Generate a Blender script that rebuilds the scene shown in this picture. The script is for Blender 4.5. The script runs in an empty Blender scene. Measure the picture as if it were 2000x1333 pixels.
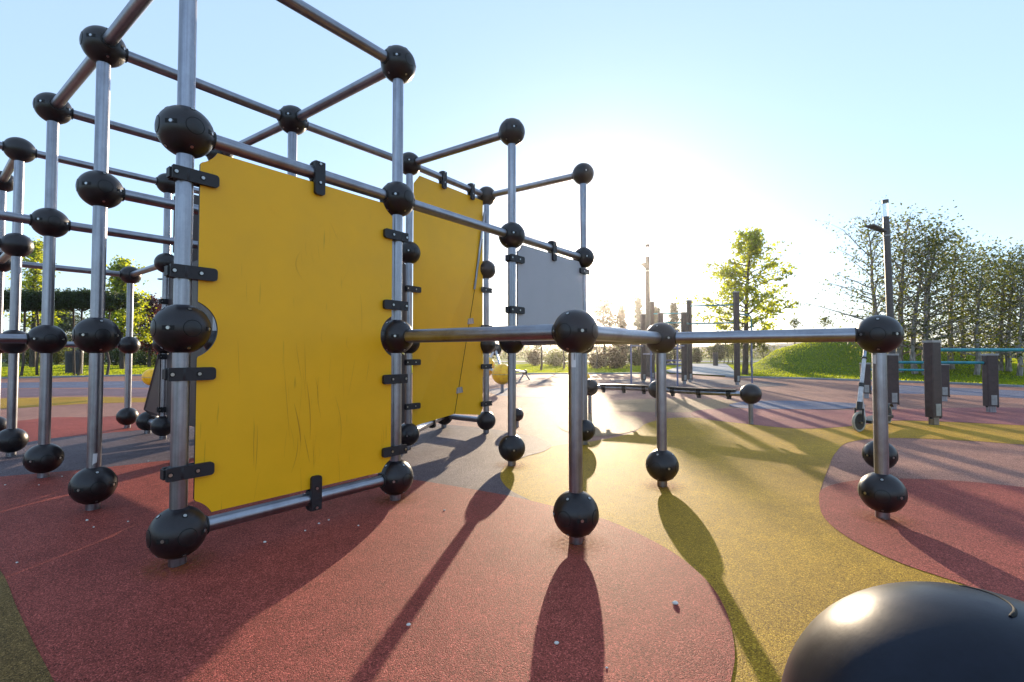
import bpy, math, random
import numpy as np
from mathutils import Vector, Matrix

random.seed(7)
rng = np.random.default_rng(7)
sc = bpy.context.scene
R = math.radians

# ------------------------------------------------------------ camera
H = 0.8326
F = 920.0                       # focal length in photo pixels (photo is 2000 wide)
PITCH = R(1.58)
cam_d = bpy.data.cameras.new("camera")
cam = bpy.data.objects.new("camera", cam_d)
sc.collection.objects.link(cam)
cam.location = (0, 0, H)
cam.rotation_euler = (R(90) + PITCH, 0, 0)
cam_d.sensor_width = 36
cam_d.lens = 36 * F / 2000
cam_d.clip_start = 0.02
cam_d.clip_end = 6000
sc.camera = cam

# ------------------------------------------------------------ light
SUN_EL, SUN_AZ = R(10.4), R(9.3)          # azimuth clockwise from +Y
world = bpy.data.worlds.new("World")
sc.world = world
world.use_nodes = True
wn = world.node_tree
bg = wn.nodes["Background"]
sky = wn.nodes.new("ShaderNodeTexSky")
sky.sky_type = 'NISHITA'
sky.sun_disc = False
sky.sun_elevation = SUN_EL
sky.sun_rotation = SUN_AZ
sky.altitude = 100
sky.air_density = 1.0
sky.dust_density = 0.3
sky.ozone_density = 2.0
tint = wn.nodes.new("ShaderNodeMix")
tint.data_type = 'RGBA'
tint.blend_type = 'MULTIPLY'
tint.inputs[0].default_value = 1.0
tint.inputs[7].default_value = (1.02, 1.05, 1.2, 1)
wn.links.new(sky.outputs[0], tint.inputs[6])
# thin even high haze over the whole sky
veil = wn.nodes.new("ShaderNodeMix")
veil.data_type = 'RGBA'
veil.inputs[0].default_value = 0.50
veil.inputs[7].default_value = (3.05, 4.05, 5.1, 1)
wn.links.new(tint.outputs[2], veil.inputs[6])
wn.links.new(veil.outputs[2], bg.inputs[0])
bg.inputs[1].default_value = 0.15

sun_d = bpy.data.lights.new("sun", 'SUN')
sun_d.energy = 5.0
sun_d.angle = R(0.55)
sun_d.color = (1.0, 0.80, 0.56)
sun = bpy.data.objects.new("sun", sun_d)
sc.collection.objects.link(sun)
sdir = Vector((math.sin(SUN_AZ) * math.cos(SUN_EL), math.cos(SUN_AZ) * math.cos(SUN_EL), math.sin(SUN_EL)))
sun.rotation_euler = sdir.to_track_quat('Z', 'Y').to_euler()

sc.view_settings.view_transform = 'Standard'
sc.view_settings.look = 'None'
sc.view_settings.exposure = 0.85
sc.view_settings.gamma = 1.0
sc.cycles.max_bounces = 8
sc.cycles.volume_bounces = 0
sc.cycles.transparent_max_bounces = 8
sc.cycles.use_denoising = True
sc.cycles.caustics_reflective = False
sc.cycles.sample_clamp_indirect = 6


# ------------------------------------------------------------ measuring helpers
def W(u, v, Y):
    """point at depth Y (metres in front of the camera) seen at photo pixel u, v"""
    a = (u - 1000) / F
    b = (666.5 - v) / F
    c, s = math.cos(PITCH), math.sin(PITCH)
    fy, fz = c - b * s, s + b * c
    t = Y / fy
    return Vector((a * t, Y, H + fz * t))


def Gd(u, v):
    """ground point seen at photo pixel u, v"""
    a = (u - 1000) / F
    b = (666.5 - v) / F
    c, s = math.cos(PITCH), math.sin(PITCH)
    fy, fz = c - b * s, s + b * c
    t = -H / fz
    return Vector((a * t, fy * t, 0))


# ------------------------------------------------------------ materials
def mat(name, color, rough=0.5, metal=0.0, spec=0.5, **kw):
    m = bpy.data.materials.new(name)
    m.use_nodes = True
    b = m.node_tree.nodes["Principled BSDF"]
    b.inputs["Base Color"].default_value = (*color, 1)
    b.inputs["Roughness"].default_value = rough
    b.inputs["Metallic"].default_value = metal
    b.inputs["Specular IOR Level"].default_value = spec
    for k, v in kw.items():
        b.inputs[k].default_value = v
    return m


def nd(m, t, **kw):
    n = m.node_tree.nodes.new(t)
    for k, v in kw.items():
        if isinstance(k, str) and hasattr(n, k):
            setattr(n, k, v)
        else:
            n.inputs[k].default_value = v
    return n


def lk(m, a, b):
    m.node_tree.links.new(a, b)


def coords(m, scale=(1, 1, 1), kind="Object"):
    tc = nd(m, "ShaderNodeTexCoord")
    mp = nd(m, "ShaderNodeMapping")
    mp.inputs["Scale"].default_value = scale
    lk(m, tc.outputs[kind], mp.inputs[0])
    return mp.outputs[0]


def ramp(m, src, stops):
    r = nd(m, "ShaderNodeValToRGB")
    while len(r.color_ramp.elements) < len(stops):
        r.color_ramp.elements.new(0.5)
    for e, (p, c) in zip(r.color_ramp.elements, stops):
        e.position = p
        e.color = (*c, 1) if len(c) == 3 else c
    lk(m, src, r.inputs[0])
    return r.outputs[0]


def mixc(m, fac, a, b, mode='MIX'):
    n = m.node_tree.nodes.new("ShaderNodeMix")
    n.data_type = 'RGBA'
    n.blend_type = mode
    for sock, v in ((n.inputs[0], fac), (n.inputs[6], a), (n.inputs[7], b)):
        if hasattr(v, "is_linked") or hasattr(v, "links"):
            lk(m, v, sock)
        elif isinstance(v, (int, float)):
            sock.default_value = v
        else:
            sock.default_value = (*v, 1)
    return n.outputs[2]


def bump(m, src, strength, dist):
    b = nd(m, "ShaderNodeBump")
    b.inputs["Strength"].default_value = strength
    b.inputs["Distance"].default_value = dist
    lk(m, src, b.inputs["Height"])
    lk(m, b.outputs[0], m.node_tree.nodes["Principled BSDF"].inputs["Normal"])


def bsdf(m):
    return m.node_tree.nodes["Principled BSDF"]


def rubber(name, col, dark=0.28, light=2.1):
    """poured rubber granules"""
    m = mat(name, col, rough=0.66, spec=0.12)
    co = coords(m, kind="Object")
    vo = nd(m, "ShaderNodeTexVoronoi")
    vo.inputs["Scale"].default_value = 330
    lk(m, co, vo.inputs["Vector"])
    sep = nd(m, "ShaderNodeSeparateColor")
    lk(m, vo.outputs["Color"], sep.inputs[0])
    d = tuple(c * dark for c in col)
    l = tuple(min(0.9, c * light + 0.02) for c in col)
    g = ramp(m, sep.outputs[0], [(0.0, d), (0.35, tuple(c * .85 for c in col)), (0.75, col), (1.0, l)])
    no = nd(m, "ShaderNodeTexNoise")
    no.inputs["Scale"].default_value = 1.1
    no.inputs["Detail"].default_value = 5
    lk(m, co, no.inputs["Vector"])
    wear = ramp(m, no.outputs[0], [(0.3, (0.78, 0.76, 0.78)), (0.7, (1.1, 1.1, 1.08))])
    n2 = nd(m, "ShaderNodeTexNoise")
    n2.inputs["Scale"].default_value = 9
    n2.inputs["Detail"].default_value = 6
    n2.inputs["Roughness"].default_value = 0.7
    lk(m, co, n2.inputs["Vector"])
    w2 = ramp(m, n2.outputs[0], [(0.3, (0.8, 0.8, 0.8)), (0.65, (1.08, 1.08, 1.08))])
    c1 = mixc(m, 1.0, g, wear, 'MULTIPLY')
    c2 = mixc(m, 1.0, c1, w2, 'MULTIPLY')
    lk(m, c2, bsdf(m).inputs["Base Color"])
    n3 = nd(m, "ShaderNodeTexNoise")
    n3.inputs["Scale"].default_value = 420
    n3.inputs["Detail"].default_value = 3
    lk(m, co, n3.inputs["Vector"])
    ad = nd(m, "ShaderNodeMath", operation='SUBTRACT')
    lk(m, n3.outputs[0], ad.inputs[0])
    lk(m, vo.outputs["Distance"], ad.inputs[1])
    bump(m, ad.outputs[0], 0.7, 0.003)
    return m


def metal(name, col=(0.36, 0.37, 0.42), rough=0.33, axis=2):
    m = mat(name, col, rough=rough, metal=1.0)
    s = [55, 55, 55]
    s[axis] = 1.2
    co = coords(m, tuple(s))
    no = nd(m, "ShaderNodeTexNoise")
    no.inputs["Scale"].default_value = 1.0
    no.inputs["Detail"].default_value = 5
    lk(m, co, no.inputs["Vector"])
    c = ramp(m, no.outputs[0], [(0.3, tuple(x * .62 for x in col)), (0.55, col), (0.8, tuple(min(1, x * 1.35) for x in col))])
    co2 = coords(m, (6, 6, 4))
    n2 = nd(m, "ShaderNodeTexNoise")
    n2.inputs["Scale"].default_value = 1.0
    n2.inputs["Detail"].default_value = 6
    n2.inputs["Roughness"].default_value = 0.75
    lk(m, co2, n2.inputs["Vector"])
    smu = ramp(m, n2.outputs[0], [(0.35, (0.72, 0.7, 0.7)), (0.6, (1, 1, 1))])
    lk(m, mixc(m, 1.0, c, smu, 'MULTIPLY'), bsdf(m).inputs["Base Color"])
    rr = nd(m, "ShaderNodeMapRange")
    rr.inputs[3].default_value = rough - .1
    rr.inputs[4].default_value = rough + .16
    lk(m, n2.outputs[0], rr.inputs[0])
    lk(m, rr.outputs[0], bsdf(m).inputs["Roughness"])
    bump(m, no.outputs[0], 0.08, 0.001)
    return m


def plastic(name, col, rough=0.38, grime=0.5):
    m = mat(name, col, rough=rough)
    co = coords(m)
    no = nd(m, "ShaderNodeTexNoise")
    no.inputs["Scale"].default_value = 14
    no.inputs["Detail"].default_value = 8
    no.inputs["Roughness"].default_value = 0.7
    lk(m, co, no.inputs["Vector"])
    dusty = tuple(c * 1.6 + 0.002 for c in col)
    lk(m, ramp(m, no.outputs[0], [(0.35, tuple(c * .8 for c in col)), (0.7, dusty)]), bsdf(m).inputs["Base Color"])
    rr = nd(m, "ShaderNodeMapRange")
    rr.inputs[3].default_value = rough - .1
    rr.inputs[4].default_value = rough + .2
    lk(m, no.outputs[0], rr.inputs[0])
    lk(m, rr.outputs[0], bsdf(m).inputs["Roughness"])
    n2 = nd(m, "ShaderNodeTexNoise")
    n2.inputs["Scale"].default_value = 420
    lk(m, co, n2.inputs["Vector"])
    bump(m, n2.outputs[0], 0.12, 0.001)
    return m


def board(name, col, marks=True):
    """laminate board with scuffs and scratches (object coordinates: x along, z up)"""
    m = mat(name, col, rough=0.42, spec=0.45)
    co = coords(m, (1, 1, 1))
    n1 = nd(m, "ShaderNodeTexNoise")
    n1.inputs["Scale"].default_value = 3.5
    n1.inputs["Detail"].default_value = 7
    n1.inputs["Roughness"].default_value = 0.65
    lk(m, co, n1.inputs["Vector"])
    base = ramp(m, n1.outputs[0], [(0.3, tuple(c * .93 for c in col)), (0.7, tuple(min(1, c * 1.03) for c in col))])
    out = base
    if marks:
        for sx, sz, lo, rot in ((38, 2.2, 0.735, 0.12), (24, 3.3, 0.73, -0.30), (40, 3.6, 0.745, 0.45)):
            tc = nd(m, "ShaderNodeTexCoord")
            mp = nd(m, "ShaderNodeMapping")
            mp.inputs["Rotation"].default_value = (0, rot, 0)
            mp.inputs["Scale"].default_value = (sx, 1, sz)
            lk(m, tc.outputs["Object"], mp.inputs[0])
            n2 = nd(m, "ShaderNodeTexNoise")
            n2.inputs["Scale"].default_value = 1.0
            n2.inputs["Detail"].default_value = 2
            lk(m, mp.outputs[0], n2.inputs["Vector"])
            f = ramp(m, n2.outputs[0], [(lo - .03, (0, 0, 0)), (lo + 0.03, (0.5, 0.5, 0.5))])
            out = mixc(m, f, out, tuple(c * .35 for c in col))
    lk(m, out, bsdf(m).inputs["Base Color"])
    rr = nd(m, "ShaderNodeMapRange")
    rr.inputs[3].default_value = 0.34
    rr.inputs[4].default_value = 0.6
    lk(m, n1.outputs[0], rr.inputs[0])
    lk(m, rr.outputs[0], bsdf(m).inputs["Roughness"])
    return m


def leafmat(name, col, trans, amount=0.5, var=0.5):
    m = bpy.data.materials.new(name)
    m.use_nodes = True
    nt = m.node_tree
    b = bsdf(m)
    out = nt.nodes["Material Output"]
    geo = nd(m, "ShaderNodeNewGeometry")
    a = tuple(c * (1 - var) for c in col)
    z = tuple(min(1, c * (1 + var)) for c in col)
    c1 = ramp(m, geo.outputs["Random Per Island"], [(0, a), (0.6, col), (1, z)])
    ta = tuple(c * (1 - var) for c in trans)
    tz = tuple(min(1, c * (1 + var * .6)) for c in trans)
    c2 = ramp(m, geo.outputs["Random Per Island"], [(0, ta), (0.6, trans), (1, tz)])
    lk(m, c1, b.inputs["Base Color"])
    b.inputs["Roughness"].default_value = 0.5
    b.inputs["Specular IOR Level"].default_value = 0.35
    tr = nd(m, "ShaderNodeBsdfTranslucent")
    lk(m, c2, tr.inputs[0])
    mx = nd(m, "ShaderNodeMixShader")
    mx.inputs[0].default_value = amount
    lk(m, b.outputs[0], mx.inputs[1])
    lk(m, tr.outputs[0], mx.inputs[2])
    lk(m, mx.outputs[0], out.inputs["Surface"])
    return m


M = {}
M['red'] = rubber("rubber_red", (0.34, 0.074, 0.056))
M['yellow'] = rubber("rubber_yellow", (0.47, 0.26, 0.018))
M['grey'] = rubber("rubber_grey", (0.15, 0.115, 0.13))
M['salmon'] = rubber("rubber_salmon", (0.37, 0.185, 0.14))
M['pink'] = rubber("rubber_pink", (0.34, 0.12, 0.115))
M['blue'] = rubber("rubber_blue", (0.15, 0.165, 0.24))
M['mauve'] = rubber("rubber_mauve", (0.21, 0.135, 0.16))
M['olive'] = rubber("rubber_olive", (0.19, 0.115, 0.035))
M['cream'] = rubber("rubber_cream", (0.34, 0.22, 0.12))
M['post'] = metal("brushed_steel")
M['bar'] = metal("brushed_steel_bar", axis=0)
M['ball'] = plastic("black_moulded_plastic", (0.0105, 0.0068, 0.0085), rough=0.3)
M['cap'] = plastic("black_cap_plastic", (0.009, 0.007, 0.008), rough=0.3)
M['slot'] = mat("dark_recess", (0.004, 0.004, 0.004), rough=0.8)
M['bolt'] = mat("bolt_steel", (0.42, 0.42, 0.42), rough=0.3, metal=1.0)
M['clamp'] = plastic("black_clamp_rubber", (0.010, 0.009, 0.012), rough=0.5)
M['panel'] = board("yellow_laminate", (0.90, 0.465, 0.002))
M['panel_far'] = board("yellow_laminate_far", (0.90, 0.465, 0.002), marks=False)
M['panel_edge'] = mat("black_laminate_core", (0.012, 0.011, 0.011), rough=0.5)
M['panel_back'] = board("grey_laminate", (0.055, 0.042, 0.042), marks=False)
M['panel_hazed'] = board("haze_paled_grey_laminate", (0.42, 0.42, 0.46), marks=False)  # grey raised so the haze over this panel sits in its colour
M['bigball'] = plastic("glossy_black_plastic", (0.006, 0.008, 0.016), rough=0.3)
for n_ in M['bigball'].node_tree.nodes:
    if n_.type == 'BUMP':
        n_.inputs['Strength'].default_value = 0.03
bsdf(M['bigball']).inputs['Specular IOR Level'].default_value = 0.2
M['sticker'] = mat("white_sticker", (0.7, 0.7, 0.72), rough=0.4)
M['ink'] = mat("black_ink", (0.03, 0.03, 0.03), rough=0.6)
M['teal'] = plastic("teal_painted_tube", (0.015, 0.20, 0.24), rough=0.35)
M['bluetube'] = plastic("blue_painted_tube", (0.11, 0.13, 0.24), rough=0.35)
M['brown'] = plastic("brown_painted_aluminium", (0.045, 0.028, 0.027), rough=0.42)
M['capgrey'] = plastic("grey_end_cap", (0.28, 0.28, 0.27), rough=0.5)
M['pole'] = plastic("brown_lamp_paint", (0.060, 0.047, 0.045), rough=0.4)
M['glass'] = mat("lamp_glass", (0.9, 0.92, 0.95), rough=0.08, **{"Transmission Weight": 0.9})
M['white'] = plastic("white_paint", (0.48, 0.48, 0.50), rough=0.3)
M['tyre'] = plastic("pale_tyre_rubber", (0.33, 0.30, 0.24), rough=0.6)
M['black'] = plastic("black_rubber", (0.015, 0.015, 0.015), rough=0.5)
M['yball'] = plastic("yellow_ball_plastic", (0.90, 0.46, 0.01), rough=0.3)
M['pebble'] = plastic("white_pebble", (0.55, 0.53, 0.5), rough=0.7)
M['bin'] = plastic("dark_bin_metal", (0.030, 0.030, 0.038), rough=0.5)
M['concrete'] = rubber("pale_paving", (0.30, 0.34, 0.38), dark=0.8, light=1.2)
M['roof'] = plastic("flat_roof", (0.12, 0.12, 0.13), rough=0.7)
M['wall'] = plastic("pale_wall", (0.30, 0.29, 0.30), rough=0.8)
M['window'] = mat("dark_window", (0.02, 0.025, 0.03), rough=0.1)


def bark(name, col):
    m = mat(name, col, rough=0.85)
    co = coords(m, (14, 14, 3))
    no = nd(m, "ShaderNodeTexNoise")
    no.inputs["Scale"].default_value = 1.5
    no.inputs["Detail"].default_value = 7
    lk(m, co, no.inputs["Vector"])
    lk(m, ramp(m, no.outputs[0], [(0.35, tuple(c * .45 for c in col)), (0.65, tuple(min(1, c * 1.4) for c in col))]), bsdf(m).inputs["Base Color"])
    bump(m, no.outputs[0], 0.6, 0.01)
    return m


M['bark'] = bark("brown_bark", (0.075, 0.055, 0.042))
M['birch'] = bark("pale_birch_bark", (0.30, 0.26, 0.24))
M['leaf_bright'] = leafmat("bright_leaves", (0.065, 0.11, 0.012), (0.62, 0.66, 0.03), amount=0.7)
M['leaf_mid'] = leafmat("mid_leaves", (0.045, 0.07, 0.02), (0.22, 0.24, 0.035), amount=0.5)
M['leaf_dark'] = leafmat("dark_clipped_leaves", (0.022, 0.045, 0.012), (0.10, 0.15, 0.02), amount=0.35)
M['leaf_red'] = leafmat("purple_leaves", (0.055, 0.018, 0.020), (0.20, 0.04, 0.03), amount=0.35)
M['needle'] = leafmat("conifer_needles", (0.04, 0.06, 0.03), (0.13, 0.16, 0.05), amount=0.3)
M['bush_brown'] = leafmat("brown_green_bush_leaves", (0.055, 0.045, 0.025), (0.18, 0.11, 0.04), amount=0.35)
M['grassblade'] = leafmat("grass_blades", (0.10, 0.15, 0.012), (0.55, 0.62, 0.02), amount=0.6, var=0.35)


def groundmat():
    m = mat("lawn_soil", (0.06, 0.09, 0.015), rough=0.95, spec=0.1)
    co = coords(m)
    n1 = nd(m, "ShaderNodeTexNoise")
    n1.inputs["Scale"].default_value = 0.6
    n1.inputs["Detail"].default_value = 8
    lk(m, co, n1.inputs["Vector"])
    n2 = nd(m, "ShaderNodeTexNoise")
    n2.inputs["Scale"].default_value = 25
    n2.inputs["Detail"].default_value = 5
    lk(m, co, n2.inputs["Vector"])
    a = ramp(m, n1.outputs[0], [(0.3, (0.09, 0.14, 0.015)), (0.7, (0.16, 0.21, 0.025))])
    b = ramp(m, n2.outputs[0], [(0.3, (0.6, 0.6, 0.6)), (0.7, (1.25, 1.25, 1.2))])
    lk(m, mixc(m, 1.0, a, b, 'MULTIPLY'), bsdf(m).inputs["Base Color"])
    bump(m, n2.outputs[0], 0.8, 0.05)
    return m


M['lawn'] = groundmat()
M['hill'] = mat("wooded_hill", (0.035, 0.05, 0.035), rough=0.95, spec=0.0)


# ------------------------------------------------------------ object helpers
def link(o, parent=None):
    sc.collection.objects.link(o)
    if parent is not None:
        o.parent = parent
    return o


def thing(name, label, cat, loc=(0, 0, 0), group=None):
    o = bpy.data.objects.new(name, None)
    o.location = loc
    o.empty_display_size = 0.1
    o['label'] = label
    o['category'] = cat
    if group:
        o['group'] = group
    return link(o)


class MB:
    def __init__(self):
        self.v, self.f, self.mi, self.sm = [], [], [], []

    def add(self, verts, faces, mi=0, smooth=False):
        n = len(self.v)
        self.v += [tuple(p) for p in verts]
        self.f += [tuple(i + n for i in f) for f in faces]
        self.mi += [mi] * len(faces)
        self.sm += [smooth] * len(faces)
        return self

    def box(self, lo, hi, mi=0):
        x0, y0, z0 = lo
        x1, y1, z1 = hi
        v = [(x0, y0, z0), (x1, y0, z0), (x1, y1, z0), (x0, y1, z0), (x0, y0, z1), (x1, y0, z1), (x1, y1, z1), (x0, y1, z1)]
        f = [(0, 3, 2, 1), (4, 5, 6, 7), (0, 1, 5, 4), (1, 2, 6, 5), (2, 3, 7, 6), (3, 0, 4, 7)]
        return self.add(v, f, mi)

    def tube(self, pts, rads, seg=14, mi=0, caps=True, smooth=True):
        pts = [Vector(p) for p in pts]
        if not hasattr(rads, '__len__'):
            rads = [rads] * len(pts)
        rings = []
        prev = None
        for i, p in enumerate(pts):
            d = (pts[min(i + 1, len(pts) - 1)] - pts[max(i - 1, 0)])
            d = d.normalized() if d.length > 1e-9 else Vector((0, 0, 1))
            if prev is None:
                a = Vector((0, 0, 1)) if abs(d.z) < 0.9 else Vector((1, 0, 0))
                x = d.cross(a).normalized()
            else:
                x = (prev - d * prev.dot(d)).normalized()
            prev = x
            y = d.cross(x)
            rings.append([p + (x * math.cos(t) + y * math.sin(t)) * rads[i] for t in [2 * math.pi * k / seg for k in range(seg)]])
        v = [q for r in rings for q in r]
        f = []
        for i in range(len(rings) - 1):
            for k in range(seg):
                k2 = (k + 1) % seg
                f.append((i * seg + k, i * seg + k2, (i + 1) * seg + k2, (i + 1) * seg + k))
        self.add(v, f, mi, smooth)
        if caps:
            self.add(rings[0], [tuple(range(seg))[::-1]], mi)
            self.add(rings[-1], [tuple(range(seg))], mi)
        return self

    def sphere(self, c, r, nu=32, nv=18, mi=0, sq=(1, 1, 1)):
        c = Vector(c)
        v, f = [], []
        for j in range(nv + 1):
            t = math.pi * j / nv
            for i in range(nu):
                p = 2 * math.pi * i / nu
                v.append(c + Vector((r * sq[0] * math.sin(t) * math.cos(p), r * sq[1] * math.sin(t) * math.sin(p), r * sq[2] * math.cos(t))))
        for j in range(nv):
            for i in range(nu):
                i2 = (i + 1) % nu
                f.append((j * nu + i, (j + 1) * nu + i, (j + 1) * nu + i2, j * nu + i2))
        return self.add(v, f, mi, True)

    def prism(self, poly, y0, y1, mi_face=0, mi_side=1):
        """poly in xz, extruded along y; y0 is the front (facing -y)"""
        n = len(poly)
        v = [(x, y0, z) for x, z in poly] + [(x, y1, z) for x, z in poly]
        self.add(v, [tuple(range(n))], mi_face)
        n0 = len(self.v)
        self.add(v, [tuple(range(n, 2 * n))[::-1]], mi_face)
        self.add(v, [(i, i + n, (i + 1) % n + n, (i + 1) % n) for i in range(n)], mi_side)
        return self

    def mesh(self, name, mats):
        me = bpy.data.meshes.new(name)
        me.from_pydata(self.v, [], self.f)
        for m in (mats if isinstance(mats, (list, tuple)) else [mats]):
            me.materials.append(m)
        me.polygons.foreach_set("material_index", self.mi)
        me.polygons.foreach_set("use_smooth", self.sm)
        me.validate()
        me.update()
        return me

    def build(self, name, mats, parent=None, loc=None):
        o = bpy.data.objects.new(name, self.mesh(name, mats))
        if loc is not None:
            o.location = loc
        return link(o, parent)


def inst(name, me, parent=None, mw=None):
    o = bpy.data.objects.new(name, me)
    link(o, parent)
    if mw is not None:
        o.matrix_local = mw
    return o


def tri_mesh(name, V, Fc, mats):
    me = bpy.data.meshes.new(name)
    nv, nf, k = len(V), len(Fc), Fc.shape[1]
    me.vertices.add(nv)
    me.vertices.foreach_set("co", V.astype(np.float32).ravel())
    me.loops.add(nf * k)
    me.loops.foreach_set("vertex_index", Fc.astype(np.int32).ravel())
    me.polygons.add(nf)
    me.polygons.foreach_set("loop_start", np.arange(0, nf * k, k, dtype=np.int32))
    me.polygons.foreach_set("loop_total", np.full(nf, k, dtype=np.int32))
    me.materials.append(mats)
    me.update(calc_edges=True)
    return me


def tag(o, label, cat, group=None):
    o['label'] = label
    o['category'] = cat
    if group:
        o['group'] = group
    return o


def structure(o):
    o['kind'] = 'structure'
    return o


# ------------------------------------------------------------ ground
def spline(pts, n=10):
    P = [Vector((p[0], p[1])) for p in pts]
    out = []
    N = len(P)
    for i in range(N):
        p0, p1, p2, p3 = P[i - 1], P[i], P[(i + 1) % N], P[(i + 2) % N]
        for k in range(n):
            t = k / n
            q = 0.5 * ((2 * p1) + (p2 - p0) * t + (2 * p0 - 5 * p1 + 4 * p2 - p3) * t * t + (3 * p1 - p0 - 3 * p2 + p3) * t ** 3)
            out.append((q.x, q.y))
    return out


def sheet(name, poly, z, m, thick=0.0):
    from mathutils.geometry import tessellate_polygon
    tris = tessellate_polygon([[Vector((x, y, 0)) for x, y in poly]])
    mb = MB()
    vs = [(x, y, z) for x, y in poly]
    fs = []
    for t in tris:
        a, b, c = [Vector(vs[i]) for i in t]
        n = (b - a).cross(c - a)
        fs.append(t if n.z > 0 else t[::-1])
    mb.add(vs, fs)
    return structure(mb.build(name, m))


edge = [(-34, 9), (-24, 13.5)]
for u, v in ((0, 740), (330, 733), (700, 731), (1000, 731.5), (1180, 731)):
    g = Gd(u, v)
    edge.append((g.x, g.y))
edge += [(6.6, 20.2)]
for u, v in ((1417, 737), (1550, 740), (1700, 745), (1850, 750), (2000, 757)):
    g = Gd(u, v)
    edge.append((g.x, g.y))
edge += [(15.5, 7), (17, -3), (14, -9), (-30, -9), (-36, 0)]
play_poly = edge


def in_poly_dist(X, Y, poly):
    P = np.array(poly)
    d2 = np.full(X.shape, 1e9)
    inside = np.zeros(X.shape, bool)
    n = len(P)
    for i in range(n):
        a, b = P[i], P[(i + 1) % n]
        ab = b - a
        t = np.clip(((X - a[0]) * ab[0] + (Y - a[1]) * ab[1]) / (ab @ ab), 0, 1)
        dx, dy = X - a[0] - t * ab[0], Y - a[1] - t * ab[1]
        d2 = np.minimum(d2, dx * dx + dy * dy)
        c = ((a[1] > Y) != (b[1] > Y)) & (X < (b[0] - a[0]) * (Y - a[1]) / (b[1] - a[1] + 1e-12) + a[0])
        inside ^= c
    d = np.sqrt(d2)
    return np.where(inside, -d, d)


pp = [(6.7, 20.0), (7.3, 22.5), (11.5, 31.7), (13.2, 38), (17.2, 38), (14.9, 32.5), (8.9, 18.6), (7.9, 16.9)]


def hground(X, Y):
    d = in_poly_dist(X, Y, play_poly)
    nearpath = np.clip((in_poly_dist(X, Y, pp) - .25) / 1.6, 0, 1)
    s = np.clip(d / 0.25, 0, 1)
    z = -0.06 + 0.085 * s
    out = np.clip(d / 3.0, 0, 1)
    z = z + 1.62 * np.exp(-(((X - 15.6) / 4.5) ** 2 + ((Y - 21.5) / 3.6) ** 2)) * out
    z = z + 0.55 * np.exp(-(((X - 27) / 7) ** 2 + ((Y - 24) / 5) ** 2)) * out
    z = z + 0.12 * np.exp(-(((X + 22) / 9) ** 2 + ((Y - 25) / 5) ** 2)) * out
    z = z + out * 0.03 * np.sin(X * 0.9) * np.cos(Y * 0.7)
    return (z - .025) * (1 - (1 - nearpath) * s) + .025


xs = np.concatenate([np.linspace(-1500, -60, 14), np.arange(-58, 58.1, 0.5), np.linspace(60, 1500, 14)])
ys = np.concatenate([np.linspace(-300, -20, 8), np.arange(-18, 60.1, 0.5), np.linspace(64, 2500, 22)])
XX, YY = np.meshgrid(xs, ys)
ZZ = hground(XX, YY)
V = np.stack([XX.ravel(), YY.ravel(), ZZ.ravel()], 1)
nx, ny = len(xs), len(ys)
i, j = np.meshgrid(np.arange(nx - 1), np.arange(ny - 1))
a = (j * nx + i).ravel()
Fq = np.stack([a, a + 1, a + nx + 1, a + nx], 1)
me = tri_mesh("grass_ground", V, Fq, M['lawn'])
me.polygons.foreach_set("use_smooth", [True] * len(me.polygons))
structure(inst("grass_ground", me))

sheet("playground_surface", play_poly, 0.0, M['salmon'])


def patch(name, px, z, m, sm=8):
    pts = [tuple(Gd(u, v)[:2]) if not isinstance(u, str) else v for u, v in px]
    return sheet(name, spline(pts, sm), z, m)


L1, L2, L3 = 0.002, 0.004, 0.006
# names are plain kinds of surface; all are rubber fields in the playground floor
patch("rubber_field", [(1082, 872), (1160, 862), (1235, 846), (1262, 828), (1310, 817), (1385, 818), (1470, 829), (1560, 835), (1665, 830),
                       (1740, 820), (1830, 821), (2000, 829), (2400, 850), (2400, 890), (2000, 869), (1900, 862), (1740, 856), (1660, 864), (1632, 885),
                       (1618, 915), (1605, 950), (1600, 975), (1612, 1008), (1655, 1046), (1750, 1095), (1880, 1140), (2000, 1185), (2600, 1400),
                       (3200, 2400), (1500, 2600), (900, 2200), (1000, 1400), (1000, 1100), (930, 960), (980, 910), (1030, 890)], L1, M['yellow'])
patch("rubber_field", [(-300, 1040), (-60, 1080), (0, 1118), (32, 1190), (66, 1262), (103, 1333), (230, 1600), (-200, 2000), (-900, 1500)], L3 + .002, M['olive'], 4)
patch("rubber_field", [(-500, 990), (-300, 960), (0, 933), (130, 922), (240, 911), (330, 901), (460, 893), (600, 905), (700, 922), (780, 935), (840, 944), (900, 954),
                       (1000, 972), (1100, 996), (1190, 1020), (1300, 1073), (1375, 1132), (1415, 1190), (1434, 1262), (1428, 1333), (1380, 1500), (1100, 1900), (500, 1900),
                       (100, 1700), (-600, 1500)], L3, M['red'])
patch("rubber_field", [(-400, 900), (0, 876), (53, 865), (97, 858), (168, 851), (240, 844), (340, 837), (560, 824), (760, 823), (880, 831), (950, 838), (1005, 846),
                       (1052, 857), (1076, 870), (1064, 882), (1030, 892), (1000, 904), (983, 916), (977, 931), (984, 947), (1000, 961), (1040, 985), (980, 1000),
                       (800, 970), (600, 940), (330, 930), (0, 960), (-400, 1000)], L2, M['grey'])
patch("rubber_field", [(-400, 835), (0, 824), (100, 816), (200, 815), (300, 806), (420, 800), (480, 812), (400, 828), (300, 838), (195, 848), (97, 860), (0, 880), (-400, 905)], L1, M['red'])
patch("rubber_field", [(-400, 790), (0, 779), (100, 777), (200, 776), (340, 780), (400, 783), (330, 785), (200, 788), (100, 793), (0, 799), (-400, 812)], L1, M['yellow'])
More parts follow.
